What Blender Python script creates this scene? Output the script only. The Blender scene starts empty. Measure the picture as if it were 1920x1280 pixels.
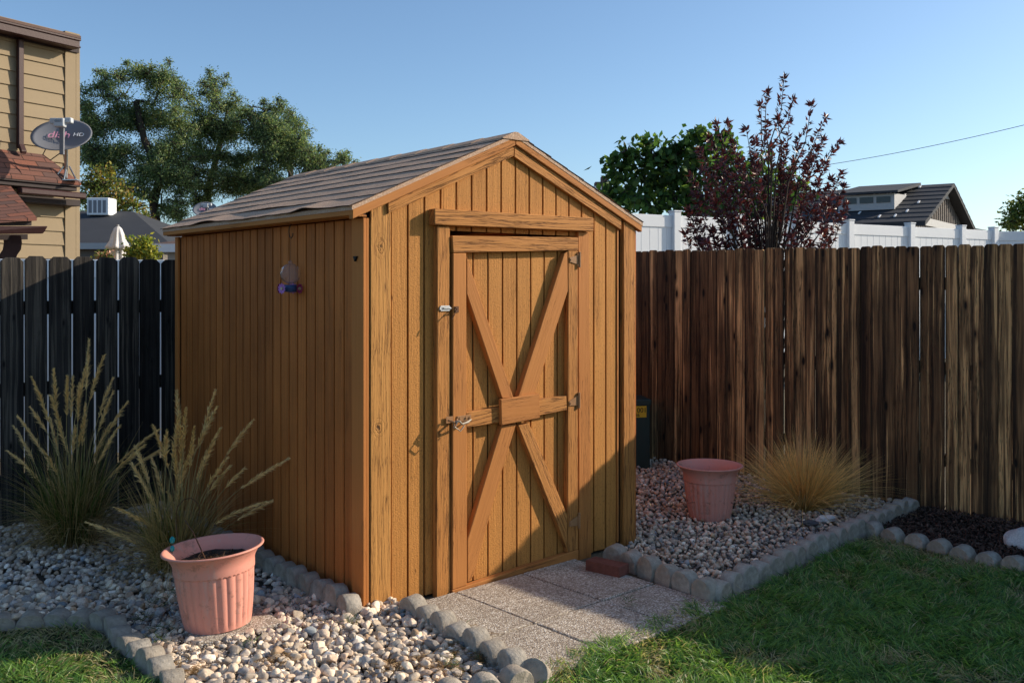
import bpy, bmesh, math, random
import numpy as np
from mathutils import Vector, Matrix
from mathutils.geometry import tessellate_polygon
random.seed(7); rng = np.random.default_rng(7)
scn = bpy.context.scene
COL = scn.collection
R = math.radians

# ---------------------------------------------------------------- camera
F, CX, CY, EYE = 1769.4, 960.0, 531.8, 1.6
cd = bpy.data.cameras.new('camera'); cam = bpy.data.objects.new('camera', cd); COL.objects.link(cam)
cam.location = (0, 0, EYE); cam.rotation_euler = (R(90), 0, 0)
cd.sensor_width = 36; cd.lens = 36*F/1920; cd.shift_y = -(640-CY)/1920
cd.clip_end = 2000; cd.clip_start = .05
scn.camera = cam

# ---------------------------------------------------------------- light
S = Vector((.095, .0247, .0463)).normalized()          # towards the sun
sun_el = math.asin(S.z); sun_az = math.atan2(S.x, S.y)
w = bpy.data.worlds.new('World'); scn.world = w; w.use_nodes = True
wn = w.node_tree; bg = wn.nodes['Background']
sky = wn.nodes.new('ShaderNodeTexSky'); sky.sky_type = 'NISHITA'; sky.sun_disc = False
sky.sun_elevation = sun_el; sky.sun_rotation = sun_az
sky.altitude = 1300; sky.air_density = 1.0; sky.dust_density = 3.0; sky.ozone_density = 1.8
wb = wn.nodes.new('ShaderNodeMix'); wb.data_type = 'RGBA'; wb.blend_type = 'MULTIPLY'; wb.inputs[0].default_value = 1; wb.inputs[7].default_value = (.86, .98, 1.04, 1)
wn.links.new(sky.outputs[0], wb.inputs[6]); wn.links.new(wb.outputs[2], bg.inputs[0]); bg.inputs[1].default_value = .12
ld = bpy.data.lights.new('sun', 'SUN'); ld.energy = 4.15; ld.angle = R(.5); ld.color = (1, .87, .70)
sun = bpy.data.objects.new('sun', ld); COL.objects.link(sun)
sun.rotation_euler = (-S).to_track_quat('-Z', 'Y').to_euler(); sun.location = (8, 3, 8)
scn.view_settings.view_transform = 'Standard'; scn.view_settings.look = 'None'
scn.view_settings.exposure = 0.50; scn.view_settings.gamma = 1

# ---------------------------------------------------------------- geometry helpers
def G(px, py, z=0):
    Z = F*(EYE-z)/(py-CY); return ((px-CX)/F*Z, Z)
def U(px, py, Z): return Vector(((px-CX)/F*Z, Z, EYE-(py-CY)/F*Z))
class Frame:
    def __init__(s, x, y, yaw): s.x, s.y, s.yaw = x, y, yaw; s.c, s.s = math.cos(yaw), math.sin(yaw)
    def w(s, x, y): return (s.x+x*s.c-y*s.s, s.y+x*s.s+y*s.c)
    def l(s, X, Y): dx, dy = X-s.x, Y-s.y; return (dx*s.c+dy*s.s, -dx*s.s+dy*s.c)
    def ray(s, px, py):
        ox, oy = s.l(0, 0); dx, dy = (px-CX)/F, 1.0
        return ox, oy, dx*s.c+dy*s.s, -dx*s.s+dy*s.c, -(py-CY)/F
    def PY(s, px, py, y):          # point on the plane y'=y -> (x', z)
        ox, oy, dx, dy, dz = s.ray(px, py); t = (y-oy)/dy; return (ox+t*dx, EYE+t*dz)
    def PX(s, px, py, x):
        ox, oy, dx, dy, dz = s.ray(px, py); t = (x-ox)/dx; return (oy+t*dy, EYE+t*dz)

def link(o, parent=None):
    COL.objects.link(o)
    if parent is not None: o.parent = parent
    return o
def thing(name, label, cat, loc=(0, 0, 0), rz=0, group=None, kind=None):
    o = bpy.data.objects.new(name, None); COL.objects.link(o); o.empty_display_size = .1
    o.location = loc; o.rotation_euler = (0, 0, rz); return tag(o, label, cat, group, kind)
def tag(o, label=None, cat=None, group=None, kind=None):
    if label: o['label'] = label
    if cat: o['category'] = cat
    if group: o['group'] = group
    if kind: o['kind'] = kind
    return o

class MB:
    def __init__(s): s.V = []; s.F = []; s.UV = []; s.R = []
    def face(s, idx, uv, r): s.F.append(idx); s.UV.append(uv); s.R.append(r)
    def poly(s, pts, faces, g=(0, 0, 1), r=None, off=None):
        b = len(s.V); g = Vector(g).normalized(); pts = [Vector(p) for p in pts]
        s.V += [tuple(p) for p in pts]
        r = random.random() if r is None else r
        ou, ov = off or (random.uniform(0, 40), random.uniform(0, 40))
        for f in faces:
            n = Vector((0, 0, 0)); P = [pts[i] for i in f]
            for i in range(len(P)): n += P[i].cross(P[(i+1) % len(P)])
            n = n.normalized() if n.length > 0 else Vector((0, 0, 1))
            gg = g
            t = n.cross(gg)
            if t.length < .3:
                gg = Vector((1, .3, .2)).cross(n).normalized(); t = n.cross(gg)
            t.normalize()
            s.face([b+i for i in f], [(p.dot(gg)+ou, p.dot(t)+ov) for p in P], r)
    def prism(s, pts, e, g=(0, 0, 1), r=None, off=None):
        e = Vector(e); pts = [Vector(p) for p in pts]; n = len(pts)
        nn = Vector((0, 0, 0))
        for i in range(n): nn += pts[i].cross(pts[(i+1) % n])
        if nn.dot(e) > 0: pts = pts[::-1]
        allp = pts+[p+e for p in pts]
        fs = [list(range(n)), list(range(2*n-1, n-1, -1))]+[[i, i+n, (i+1) % n+n, (i+1) % n] for i in range(n)]
        s.poly(allp, fs, g, r, off)
    def box(s, x0, x1, y0, y1, z0, z1, g='z', r=None):
        gv = {'x': (1, 0, 0), 'y': (0, 1, 0), 'z': (0, 0, 1)}[g]
        s.prism([(x0, y0, z0), (x1, y0, z0), (x1, y0, z1), (x0, y0, z1)], (0, y1-y0, 0), gv, r)
    def tube(s, pts, rad, n=8, r=None, caps=True):
        pts = [Vector(p) for p in pts]; m = len(pts)
        if not hasattr(rad, '__len__'): rad = [rad]*m
        P = []; up = Vector((0, 0, 1)); prev = None
        for i, p in enumerate(pts):
            d = (pts[min(i+1, m-1)]-pts[max(i-1, 0)]).normalized()
            a = prev if prev is not None else (up if abs(d.z) < .9 else Vector((1, 0, 0)))
            u = (a-d*a.dot(d))
            u = u.normalized() if u.length > 1e-5 else Vector((1, 0, 0)); v = d.cross(u); prev = u
            for k in range(n):
                t = 2*math.pi*k/n; P.append(p+(u*math.cos(t)+v*math.sin(t))*rad[i])
        fs = [[i*n+k, i*n+(k+1) % n, (i+1)*n+(k+1) % n, (i+1)*n+k] for i in range(m-1) for k in range(n)]
        if caps: fs += [list(range(n-1, -1, -1)), list(range((m-1)*n, m*n))]
        s.poly(P, fs, (0, 0, 1), r)
    def build(s, name, m, parent=None, bevel=0, smooth=False, seg=1):
        me = bpy.data.meshes.new(name); me.from_pydata(s.V, [], s.F)
        uv = me.uv_layers.new(name='UVMap')
        flat = [c for f in s.UV for q in f for c in q]; uv.data.foreach_set('uv', flat)
        at = me.attributes.new('rnd', 'FLOAT', 'FACE'); at.data.foreach_set('value', s.R)
        if smooth: me.polygons.foreach_set('use_smooth', [True]*len(me.polygons))
        me.materials.append(m); me.update()
        o = link(bpy.data.objects.new(name, me), parent)
        if bevel:
            b = o.modifiers.new('bevel', 'BEVEL'); b.width = bevel; b.segments = seg; b.limit_method = 'ANGLE'; b.angle_limit = R(35)
        return o

def npmesh(name, V, Fc, m, col=None, parent=None, smooth=False):
    """V (n,3), Fc list of (k,4)/(k,3) arrays, col (n,3|4) per vertex"""
    me = bpy.data.meshes.new(name)
    if not isinstance(Fc, (list, tuple)): Fc = [Fc]
    V = np.asarray(V, np.float32)
    me.vertices.add(len(V)); me.vertices.foreach_set('co', V.ravel())
    nl = sum(f.size for f in Fc); npoly = sum(len(f) for f in Fc)
    me.loops.add(nl); me.polygons.add(npoly)
    me.loops.foreach_set('vertex_index', np.concatenate([f.ravel() for f in Fc]).astype(np.int32))
    sizes = np.concatenate([np.full(len(f), f.shape[1]) for f in Fc])
    st = np.concatenate([[0], np.cumsum(sizes)[:-1]]).astype(np.int32)
    me.polygons.foreach_set('loop_start', st)
    me.polygons.foreach_set('loop_total', sizes.astype(np.int32))
    if smooth: me.polygons.foreach_set('use_smooth', np.ones(npoly, bool))
    me.update(calc_edges=True)
    if col is not None:
        a = me.attributes.new('Col', 'FLOAT_COLOR', 'POINT')
        c = np.ones((len(V), 4), np.float32); c[:, :3] = np.asarray(col)[:, :3]
        a.data.foreach_set('color', c.ravel())
    me.materials.append(m)
    return link(bpy.data.objects.new(name, me), parent)

# ---------------------------------------------------------------- material helpers
class NT:
    def __init__(s, name, rough=.8):
        s.m = bpy.data.materials.new(name); s.m.use_nodes = True; s.t = s.m.node_tree
        s.b = s.t.nodes['Principled BSDF']; s.out = s.t.nodes['Material Output']
        s.b.inputs['Roughness'].default_value = rough
        s.b.inputs['Specular IOR Level'].default_value = .3
    def n(s, typ, **kw):
        nd = s.t.nodes.new('ShaderNode'+typ)
        for k, v in kw.items():
            if k.startswith('_'): setattr(nd, k[1:], v)
            else:
                key = int(k[1:]) if k[0] == 'i' and k[1:].isdigit() else k.replace('__', ' ')
                inp = nd.inputs[key]
                if isinstance(v, bpy.types.NodeSocket): s.t.links.new(v, inp)
                else: inp.default_value = v
        return nd
    def link(s, a, b): s.t.links.new(a, b)
    def math(s, op, a, b=0.0, c=None, clamp=False):
        nd = s.n('Math', _operation=op, _use_clamp=clamp, i0=a, i1=b)
        if c is not None:
            if isinstance(c, bpy.types.NodeSocket): s.link(c, nd.inputs[2])
            else: nd.inputs[2].default_value = c
        return nd.outputs[0]
    def noise(s, vec, scale, detail=3, rough=.5, dist=0):
        return s.n('TexNoise', Vector=vec, Scale=scale, Detail=detail, Roughness=rough, Distortion=dist).outputs[0]
    def map(s, vec, scale, loc=(0, 0, 0)): return s.n('Mapping', Vector=vec, Scale=scale, Location=loc).outputs[0]
    def ramp(s, fac, stops):
        nd = s.n('ValToRGB', Fac=fac); cr = nd.color_ramp
        while len(cr.elements) < len(stops): cr.elements.new(.5)
        for e, (p, c) in zip(cr.elements, stops):
            e.position = p; e.color = (c, c, c, 1) if not hasattr(c, '__len__') else (*c, 1)
        return nd.outputs[0]
    def mix(s, fac, a, b, mode='MIX'):
        nd = s.n('Mix', _data_type='RGBA', _blend_type=mode)
        for sock, v in ((nd.inputs[0], fac), (nd.inputs[6], a), (nd.inputs[7], b)):
            if isinstance(v, bpy.types.NodeSocket): s.link(v, sock)
            else: sock.default_value = (*v, 1) if hasattr(v, '__len__') and len(v) == 3 else v
        return nd.outputs[2]
    def bump(s, h, strength=.5, dist=.003, normal=None):
        nd = s.n('Bump', Height=h, Strength=strength, Distance=dist)
        if normal is not None: s.link(normal, nd.inputs['Normal'])
        return nd.outputs[0]
    def done(s, col=None, nrm=None, rough=None):
        if col is not None:
            if isinstance(col, bpy.types.NodeSocket): s.link(col, s.b.inputs['Base Color'])
            else: s.b.inputs['Base Color'].default_value = (*col, 1)
        if nrm is not None: s.link(nrm, s.b.inputs['Normal'])
        if rough is not None: s.link(rough, s.b.inputs['Roughness'])
        return s.m

def wood(name, ca, cb, crack_col, crack=.5, saw=.5, knots=0.0, streak=None, fib=1.0, rough=.75, spots=(), board=0):
    t = NT(name, rough); uv = t.n('UVMap').outputs[0]; rnd = t.n('Attribute', _attribute_name='rnd').outputs['Fac']
    ob = t.n('TexCoord').outputs['Object']
    warp = t.noise(t.map(uv, (1.2, 9, 1)), 1, 2)
    uvw = t.n('VectorMath', _operation='MULTIPLY_ADD', i0=t.n('CombineXYZ', X=0.0, Y=warp, Z=0.0).outputs[0], i1=(0, .035, 0), i2=uv).outputs[0]
    # knots: the grain swirls round sparse points
    vk = t.n('TexVoronoi', Vector=t.map(uv, (2.6, 9.5, 1) if not streak else (3.6, 11, 1)), Scale=1.0, Randomness=1.0)
    kd = vk.outputs['Distance']
    fibre = t.noise(t.map(uvw, (5, 150, 1)), 1, 5, .65)
    lines = t.noise(t.map(uvw, (1.6, 60, 1)), 1, 3, .6)
    cr = t.math('ABSOLUTE', t.math('SUBTRACT', t.noise(t.map(uvw, (1.7, 62, 1), (7, 3, 0)), 1, 4, .6), .5))
    patch = t.ramp(t.noise(t.map(uv, (1.3, 6, 1), (3, 9, 0)), 1, 2), [(.62-.35*crack, 0.0), (.78-.35*crack, 1.0)])
    crm = t.math('MULTIPLY', t.ramp(cr, [(.0, 1.0), (.012+.012*crack, 0.0)]), patch)
    low = t.noise(ob, 2.2, 4, .6)
    f = t.math('ADD', t.math('MULTIPLY', t.math('SUBTRACT', lines, .5), 1.5), t.math('ADD', t.math('MULTIPLY', t.math('SUBTRACT', low, .18), 1.0), t.math('MULTIPLY', rnd, .45)), clamp=True)
    col = t.mix(f, ca, cb)
    if streak:
        st = t.ramp(t.math('ADD', t.noise(t.map(uvw, (.6, 36, 1), (11, 5, 0)), 1, 3, .6), t.math('MULTIPLY', t.math('SUBTRACT', rnd, .5), .30)), [(.525, 0.0), (.59, 1.0)])
        col = t.mix(st, col, streak)
        dk = t.ramp(t.noise(t.map(uvw, (.9, 34, 1), (21, 8, 0)), 1, 4, .65), [(.42, 1.0), (.52, 0.0)])
        col = t.mix(t.math('MULTIPLY', dk, .65), col, crack_col)
        lowd = t.ramp(t.noise(t.map(uv, (1.5, 2.0, 1)), 1, 3), [(.35, .55), (.65, 0.0)])
        col = t.mix(lowd, col, crack_col)
    col = t.mix(crm, col, crack_col)
    if board:      # darker board edges, broken up by noise
        fr = t.math('FRACT', t.n('SeparateXYZ', Vector=uv).outputs[1]); e = t.math('MINIMUM', fr, t.math('SUBTRACT', board, fr))
        e = t.math('ADD', e, t.math('MULTIPLY', t.math('SUBTRACT', t.noise(t.map(uv, (4, 30, 1), (2, 2, 0)), 1, 4, .7), .5), .045))
        col = t.mix(t.math('MULTIPLY', t.ramp(e, [(.0, 1.0), (.012, 0.0)]), .75), col, crack_col)
    h = t.math('ADD', t.math('MULTIPLY', fibre, .7*fib), t.math('MULTIPLY', lines, .5*fib))
    if saw:
        sw = t.noise(t.map(uv, (170, 95, 1)), 1, 2, .7)
        h = t.math('ADD', h, t.math('MULTIPLY', sw, saw))
        spk = t.ramp(t.noise(t.map(uv, (60, 130, 1), (5, 5, 0)), 1, 2, .7), [(.33, 1.0), (.45, 0.0)])
        col = t.mix(t.math('MULTIPLY', spk, .5*saw), col, crack_col)
    h = t.math('SUBTRACT', h, t.math('MULTIPLY', crm, 1.6))
    if knots:
        kn = t.ramp(kd, [(.055*knots, 1.0), (.10*knots, 0.0)])
        ring = t.ramp(kd, [(.10*knots, .6), (.20*knots, 0.0)])
        col = t.mix(ring, col, tuple(c*.5 for c in ca)); col = t.mix(kn, col, crack_col)
        h = t.math('SUBTRACT', h, t.math('MULTIPLY', kn, 1.2))
    if spots:
        sx = t.n('SeparateXYZ', Vector=ob)
        for (cx, cz, rx, rz) in spots:
            wob = t.math('MULTIPLY', t.math('SUBTRACT', t.noise(ob, 26, 4, .7), .5), .9)
            a = t.math('DIVIDE', t.math('SUBTRACT', sx.outputs[0], cx), rx); b = t.math('DIVIDE', t.math('SUBTRACT', sx.outputs[2], cz), rz)
            d = t.math('ADD', t.math('SQRT', t.math('ADD', t.math('MULTIPLY', a, a), t.math('MULTIPLY', b, b))), wob)
            ring = t.math('MULTIPLY', t.ramp(t.math('ABSOLUTE', t.math('SINE', t.math('MULTIPLY', d, 7.0))), [(.0, 1.0), (.60, 0.0)]), t.ramp(d, [(.65, 1.0), (1.25, 0.0)]))
            core = t.ramp(t.math('ADD', d, t.math('MULTIPLY', t.noise(ob, 90, 2), .3)), [(.30, 1.0), (.42, 0.0)])
            col = t.mix(t.math('MULTIPLY', ring, .45), col, crack_col); col = t.mix(t.math('MULTIPLY', core, .85), col, tuple(x*.35 for x in crack_col))
            h = t.math('SUBTRACT', h, t.math('MULTIPLY', ring, 1.5)); h = t.math('SUBTRACT', h, t.math('MULTIPLY', core, 2.0))
    return t.done(col, t.bump(h, .8, .0035))

SH = Frame(-.7136, 4.6218, R(39.784)); W_, D_ = 1.909, 2.5146
M = {}
M['groove'] = wood('groove_shade', (.016, .007, .004), (.025, .011, .005), (.01, .005, .003), crack=.2, saw=.2)  # near-black colour puts the shade of the deep grooves into the backing
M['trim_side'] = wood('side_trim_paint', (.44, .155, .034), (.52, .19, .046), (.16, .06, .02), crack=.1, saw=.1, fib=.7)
DK = (.035, .016, .008)
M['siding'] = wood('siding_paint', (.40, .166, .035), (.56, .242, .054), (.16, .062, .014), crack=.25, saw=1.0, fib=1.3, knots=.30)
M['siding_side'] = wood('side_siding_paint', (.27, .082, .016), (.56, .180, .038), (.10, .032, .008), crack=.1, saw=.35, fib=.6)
M['trim'] = wood('trim_paint', (.42, .158, .038), (.51, .202, .050), (.19, .07, .018), crack=.42, saw=.08, fib=.8, knots=.35)
M['trim_rough'] = wood('cracked_trim_paint', (.41, .163, .038), (.53, .226, .056), (.13, .05, .014), crack=1.1, saw=.15, fib=1.9)
M['corner'] = wood('corner_board_paint', (.42, .182, .042), (.57, .272, .072), (.16, .065, .018), crack=.8, saw=.2, knots=.5, fib=1.6, spots=[(*SH.PY(716, 462, -.02), .040, .072), (*SH.PY(712, 802, -.02), .040, .052)])
M['fence_red'] = wood('stained_fence_wood', (.155, .082, .034), (.38, .21, .088), (.013, .009, .006), crack=.6, saw=.2, knots=1.6, streak=(.95, .56, .23), fib=1.3, board=.0885, rough=.8)
M['fence_grey'] = wood('weathered_fence_wood', (.030, .027, .024), (.060, .052, .045), (.007, .006, .006), crack=.5, saw=.3, knots=.8, board=.139, streak=(.14, .12, .095), fib=1.5, rough=.85)

def plain(name, c, rough=.6, metal=0, var=.12, scale=8, bump=.1, bscale=60):
    t = NT(name, rough); ob = t.n('TexCoord').outputs['Object']
    n1 = t.noise(ob, scale, 4, .6)
    col = t.mix(n1, tuple(x*(1-var) for x in c), tuple(min(1, x*(1+var)) for x in c))
    t.b.inputs['Metallic'].default_value = metal
    return t.done(col, t.bump(t.noise(ob, bscale, 3), bump, .004))
M['white_vinyl'] = plain('white_vinyl', (.78, .79, .80), .45, var=.03, bump=.03)
M['metal'] = plain('zinc_metal', (.55, .55, .54), .35, 1, .15, 30, .2)
M['dull_metal'] = plain('dull_metal', (.30, .27, .22), .55, .5, .2, 60, .3)
M['zinc_plate'] = plain('zinc_plate', (.62, .62, .60), .55, .2, .1, 40, .2)
M['rust'] = plain('rusty_iron', (.13, .065, .035), .8, .3, .4, 60, .5, 200)
M['painted_metal'] = plain('painted_hardware', (.33, .17, .075), .5, 0, .2, 60, .3, 150)
M['tan_siding'] = plain('tan_siding_paint', (.27, .205, .125), .75, 0, .08, 4, .25, 30)
M['maroon'] = plain('maroon_trim_paint', (.045, .018, .017), .5, 0, .2, 12, .2)
M['dark_trim'] = plain('dark_brown_trim', (.038, .027, .026), .7, 0, .2, 10, .2)
M['slate'] = plain('slate_shingles', (.045, .048, .055), .9, 0, .2, 2, .6, 12)
M['brown_roof'] = plain('brown_shingles', (.13, .085, .07), .9, 0, .2, 3, .6, 12)
M['dish'] = plain('dish_grey', (.20, .205, .225), .5, 0, .06, 4, .03)
M['lnb'] = plain('pale_plastic', (.5, .52, .54), .5, 0, .05, 4, .03)
M['bark'] = plain('bark', (.055, .042, .033), .95, 0, .35, 9, 1.0, 25)
M['util_green'] = plain('utility_green_paint', (.022, .04, .032), .5, 0, .15, 6, .1)
M['sticker'] = plain('yellow_sticker', (.65, .42, .02), .5, 0, .05, 6, .0)
M['ink'] = plain('black_ink', (.01, .01, .01), .6, 0, .05, 6, .0)
M['soil'] = plain('dark_soil', (.035, .024, .017), .95, 0, .5, 40, 1, 120)
M['fabric'] = plain('umbrella_cloth', (.66, .64, .62), .85, 0, .1, 30, .3)
M['window'] = plain('window_glass', (.03, .04, .05), .1, 0, .1, 3, .0)
M['board_batten'] = plain('grey_brown_siding', (.16, .14, .125), .8, 0, .12, 5, .3)
M['pale_trim'] = plain('pale_wood_trim', (.42, .42, .42), .7, 0, .1, 8, .2)
M['wire'] = plain('wire_black', (.05, .05, .055), .6)
M['purple'] = plain('purple_petal', (.42, .16, .45), .5, 0, .25, 30, .1)
M['magenta'] = plain('magenta_petal', (.35, .05, .16), .5, 0, .25, 30, .1)
M['blue_plastic'] = plain('blue_plastic', (.04, .08, .2), .35)
M['cream'] = plain('cream_centre', (.5, .42, .3), .6)
M['teal'] = plain('teal_glass', (.01, .22, .24), .15)
M['shed_inside'] = plain('dark_interior', (.03, .018, .01), .9)
M['pink'] = plain('pink_letters', (.85, .38, .50), .6)
M['white_ink'] = plain('white_letters', (.7, .72, .75), .6)

def glassy(name, c):
    t = NT(name, .12); t.b.inputs['Transmission Weight'].default_value = .8; t.b.inputs['IOR'].default_value = 1.15
    t.b.inputs['Alpha'].default_value = .5; t.b.inputs['Specular IOR Level'].default_value = .6
    return t.done(c)
M['glass'] = glassy('clear_glass', (.75, .72, .78))

def shingle(name, a, b, c, tab=.3, course=.14):
    t = NT(name, .95); uv = t.n('UVMap').outputs[0]; rnd = t.n('Attribute', _attribute_name='rnd').outputs['Fac']
    sp = t.noise(uv, 330, 2, .9); n2 = t.noise(uv, 9, 4, .6); n3 = t.noise(uv, 90, 3, .7)
    col = t.mix(t.ramp(sp, [(.42, 0.0), (.6, 1.0)]), a, b)
    col = t.mix(t.math('MULTIPLY', t.ramp(n3, [(.5, 0.0), (.66, 1.0)]), .55), col, c)
    col = t.mix(t.math('ADD', t.math('MULTIPLY', n2, .35), t.math('MULTIPLY', rnd, .12)), col, tuple(x*.6 for x in a))
    return t.done(col, t.bump(t.math('ADD', sp, n3), .9, .004))
M['shingle'] = shingle('grey_brown_asphalt_shingle', (.46, .28, .18), (.74, .51, .36), (.92, .76, .58))
M['shingle_felt'] = shingle('lifted_felt', (.10, .11, .10), (.14, .15, .135), (.2, .2, .18))

def red_shingle():
    t = NT('red_brown_shingle', .9); uv = t.n('UVMap').outputs[0]
    br = t.n('TexBrick', Vector=uv, Scale=1.0, Color1=(.22, .085, .055, 1), Color2=(.09, .06, .055, 1), Mortar=(.03, .015, .012, 1))
    br.inputs['Mortar Size'].default_value = .006; br.inputs['Brick Width'].default_value = .26; br.inputs['Row Height'].default_value = .085
    br.inputs['Bias'].default_value = -.1
    col = t.mix(t.ramp(t.noise(uv, 60, 3), [(.4, 0.0), (.7, .5)]), br.outputs[0], (.10, .05, .04))
    return t.done(col, t.bump(br.outputs[1], -.6, .01))
M['red_shingle'] = red_shingle()

def attr_mat(name, rough=.8, trans=0.0, bscale=90, bump=.4, spec=.3, dist=.003, mul=1.0):
    t = NT(name, rough); t.b.inputs['Specular IOR Level'].default_value = spec
    c = t.n('Attribute', _attribute_name='Col').outputs['Color']
    ob = t.n('TexCoord').outputs['Object']
    if bump:
        nz = t.noise(ob, bscale, 4, .65)
        col = t.mix(1.0, c, t.ramp(nz, [(.3, .72), (.7, 1.15)]), 'MULTIPLY')
        m = t.done(col, t.bump(nz, bump, dist))
    else: m = t.done(c); col = c
    if trans:
        tr = t.n('BsdfTranslucent', Color=t.mix(1.0, col, (1.0, 1.0, .55), 'MULTIPLY'))
        mx = t.n('MixShader', Fac=trans); t.link(t.b.outputs[0], mx.inputs[1]); t.link(tr.outputs[0], mx.inputs[2])
        t.link(mx.outputs[0], t.out.inputs[0])
    return m
M['stone'] = attr_mat('river_stone', .75, 0, 110, .45)
M['chips'] = attr_mat('mulch_chips', .9, 0, 110, .3)
M['leaf'] = attr_mat('leaves', .5, .5, 0, 0)
M['plum_leaf'] = attr_mat('plum_leaves', .4, .18, 0, 0, .5)
M['blade'] = attr_mat('grass_blades', .4, .5, 0, 0, .5)
M['straw'] = attr_mat('dry_grass', .7, .3, 0, 0)

def concrete(name, c, sc=70, b=.6):
    t = NT(name, .9); ob = t.n('TexCoord').outputs['Object']
    oi = t.n('ObjectInfo').outputs['Random']
    n1 = t.noise(ob, sc, 5, .7); n2 = t.noise(ob, 9, 3)
    v = t.n('TexVoronoi', Vector=ob, Scale=sc*1.1).outputs['Distance']
    pit = t.ramp(v, [(.08, 1.0), (.16, 0.0)])
    col = t.mix(t.ramp(t.noise(ob, 16, 5, .7), [(.3, 0.0), (.7, 1.0)]), tuple(x*.52 for x in c), tuple(x*1.3 for x in c))
    col = t.mix(t.math('MULTIPLY', oi, .5), col, tuple(x*y for x, y in zip(c, (.75, .68, .6))))
    col = t.mix(t.math('MULTIPLY', pit, .35), col, tuple(x*.4 for x in c))
    h = t.math('SUBTRACT', n1, t.math('MULTIPLY', pit, .5))
    return t.done(col, t.bump(h, b, .006))
M['concrete'] = concrete('grey_concrete', (.43, .385, .32), 60, 1.0)
M['brick'] = concrete('red_brick', (.20, .075, .055), 90)

def aggregate():
    t = NT('exposed_aggregate', .85); ob = t.n('TexCoord').outputs['Object']
    v = t.n('TexVoronoi', Vector=ob, Scale=115.0); cell = t.n('SeparateColor', Color=v.outputs['Color']).outputs[0]
    col = t.ramp(cell, [(.0, (.13, .105, .085)), (.22, (.38, .32, .25)), (.5, (.58, .51, .41)), (.8, (.76, .70, .59)), (1.0, (.88, .84, .76))])
    edge = t.ramp(v.outputs['Distance'], [(.30, 0.0), (.55, 1.0)])
    col = t.mix(t.math('MULTIPLY', edge, .65), col, (.26, .20, .15))
    col = t.mix(t.ramp(t.noise(ob, 3.5, 4), [(.35, .35), (.6, 0.0)]), col, (.20, .16, .125))
    return t.done(col, t.bump(t.math('MULTIPLY', v.outputs['Distance'], -1), .8, .004))
M['aggregate'] = aggregate()

def pot_mat():
    t = NT('terracotta_plastic', .5); ob = t.n('TexCoord').outputs['Object']
    n = t.noise(ob, 6, 4, .6); g = t.noise(ob, 60, 4, .7)
    col = t.mix(n, (.66, .27, .20), (.72, .32, .24))
    col = t.mix(t.ramp(g, [(.55, 0.0), (.75, .45)]), col, (.58, .36, .28))
    sc = t.ramp(t.noise(t.map(ob, (14, 14, 3.5)), 1, 5, .7), [(.55, 0.0), (.70, .55)])
    col = t.mix(sc, col, (.50, .40, .34))
    dt = t.ramp(t.noise(ob, 13, 5, .75), [(.56, 0.0), (.68, .55)])
    col = t.mix(dt, col, (.24, .12, .08))
    return t.done(col, t.bump(g, .25, .002))
M['pot'] = pot_mat()

def ground_mat(name, a, b, sc=30, bump=1):
    t = NT(name, .95); ob = t.n('TexCoord').outputs['Object']
    n = t.noise(ob, sc, 6, .7); n2 = t.noise(ob, 2.5, 3)
    col = t.mix(n, a, b); col = t.mix(t.math('MULTIPLY', n2, .4), col, tuple(x*.5 for x in a))
    return t.done(col, t.bump(n, bump, .02))
M['dirt'] = ground_mat('bare_ground', (.12, .10, .06), (.22, .18, .12))
M['turf'] = ground_mat('turf_soil', (.03, .05, .02), (.07, .08, .03), 60)
M['bedsoil'] = ground_mat('bed_soil', (.05, .04, .03), (.13, .11, .085), 60)
M['mulch_soil'] = ground_mat('mulch_soil', (.010, .007, .006), (.03, .02, .016), 60)

# ---------------------------------------------------------------- numpy scatter helpers
def inpoly(P, poly):
    x, y = P[:, 0], P[:, 1]; c = np.zeros(len(P), bool); n = len(poly); j = n-1
    for i in range(n):
        xi, yi = poly[i]; xj, yj = poly[j]
        m = ((yi > y) != (yj > y)) & (x < (xj-xi)*(y-yi)/((yj-yi) or 1e-9)+xi); c ^= m; j = i
    return c
def vnoise(x, y, sc, seed=0):
    r = np.random.default_rng(seed); T = r.random((64, 64))
    u, v = x*sc, y*sc; i, j = np.floor(u).astype(int), np.floor(v).astype(int); fu, fv = u-i, v-j
    fu = fu*fu*(3-2*fu); fv = fv*fv*(3-2*fv)
    g = lambda a, b: T[a % 64, b % 64]
    return (g(i, j)*(1-fu)+g(i+1, j)*fu)*(1-fv)+(g(i, j+1)*(1-fu)+g(i+1, j+1)*fu)*fv
def sample_poly(poly, n):
    p = np.array(poly); lo, hi = p.min(0), p.max(0); out = []
    tot = 0
    while tot < n:
        q = rng.random((n*2, 2))*(hi-lo)+lo; q = q[inpoly(q, poly)]; out.append(q); tot += len(q)
    return np.concatenate(out)[:n]
def unit(a): return a/np.maximum(np.linalg.norm(a, axis=1, keepdims=True), 1e-9)

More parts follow.
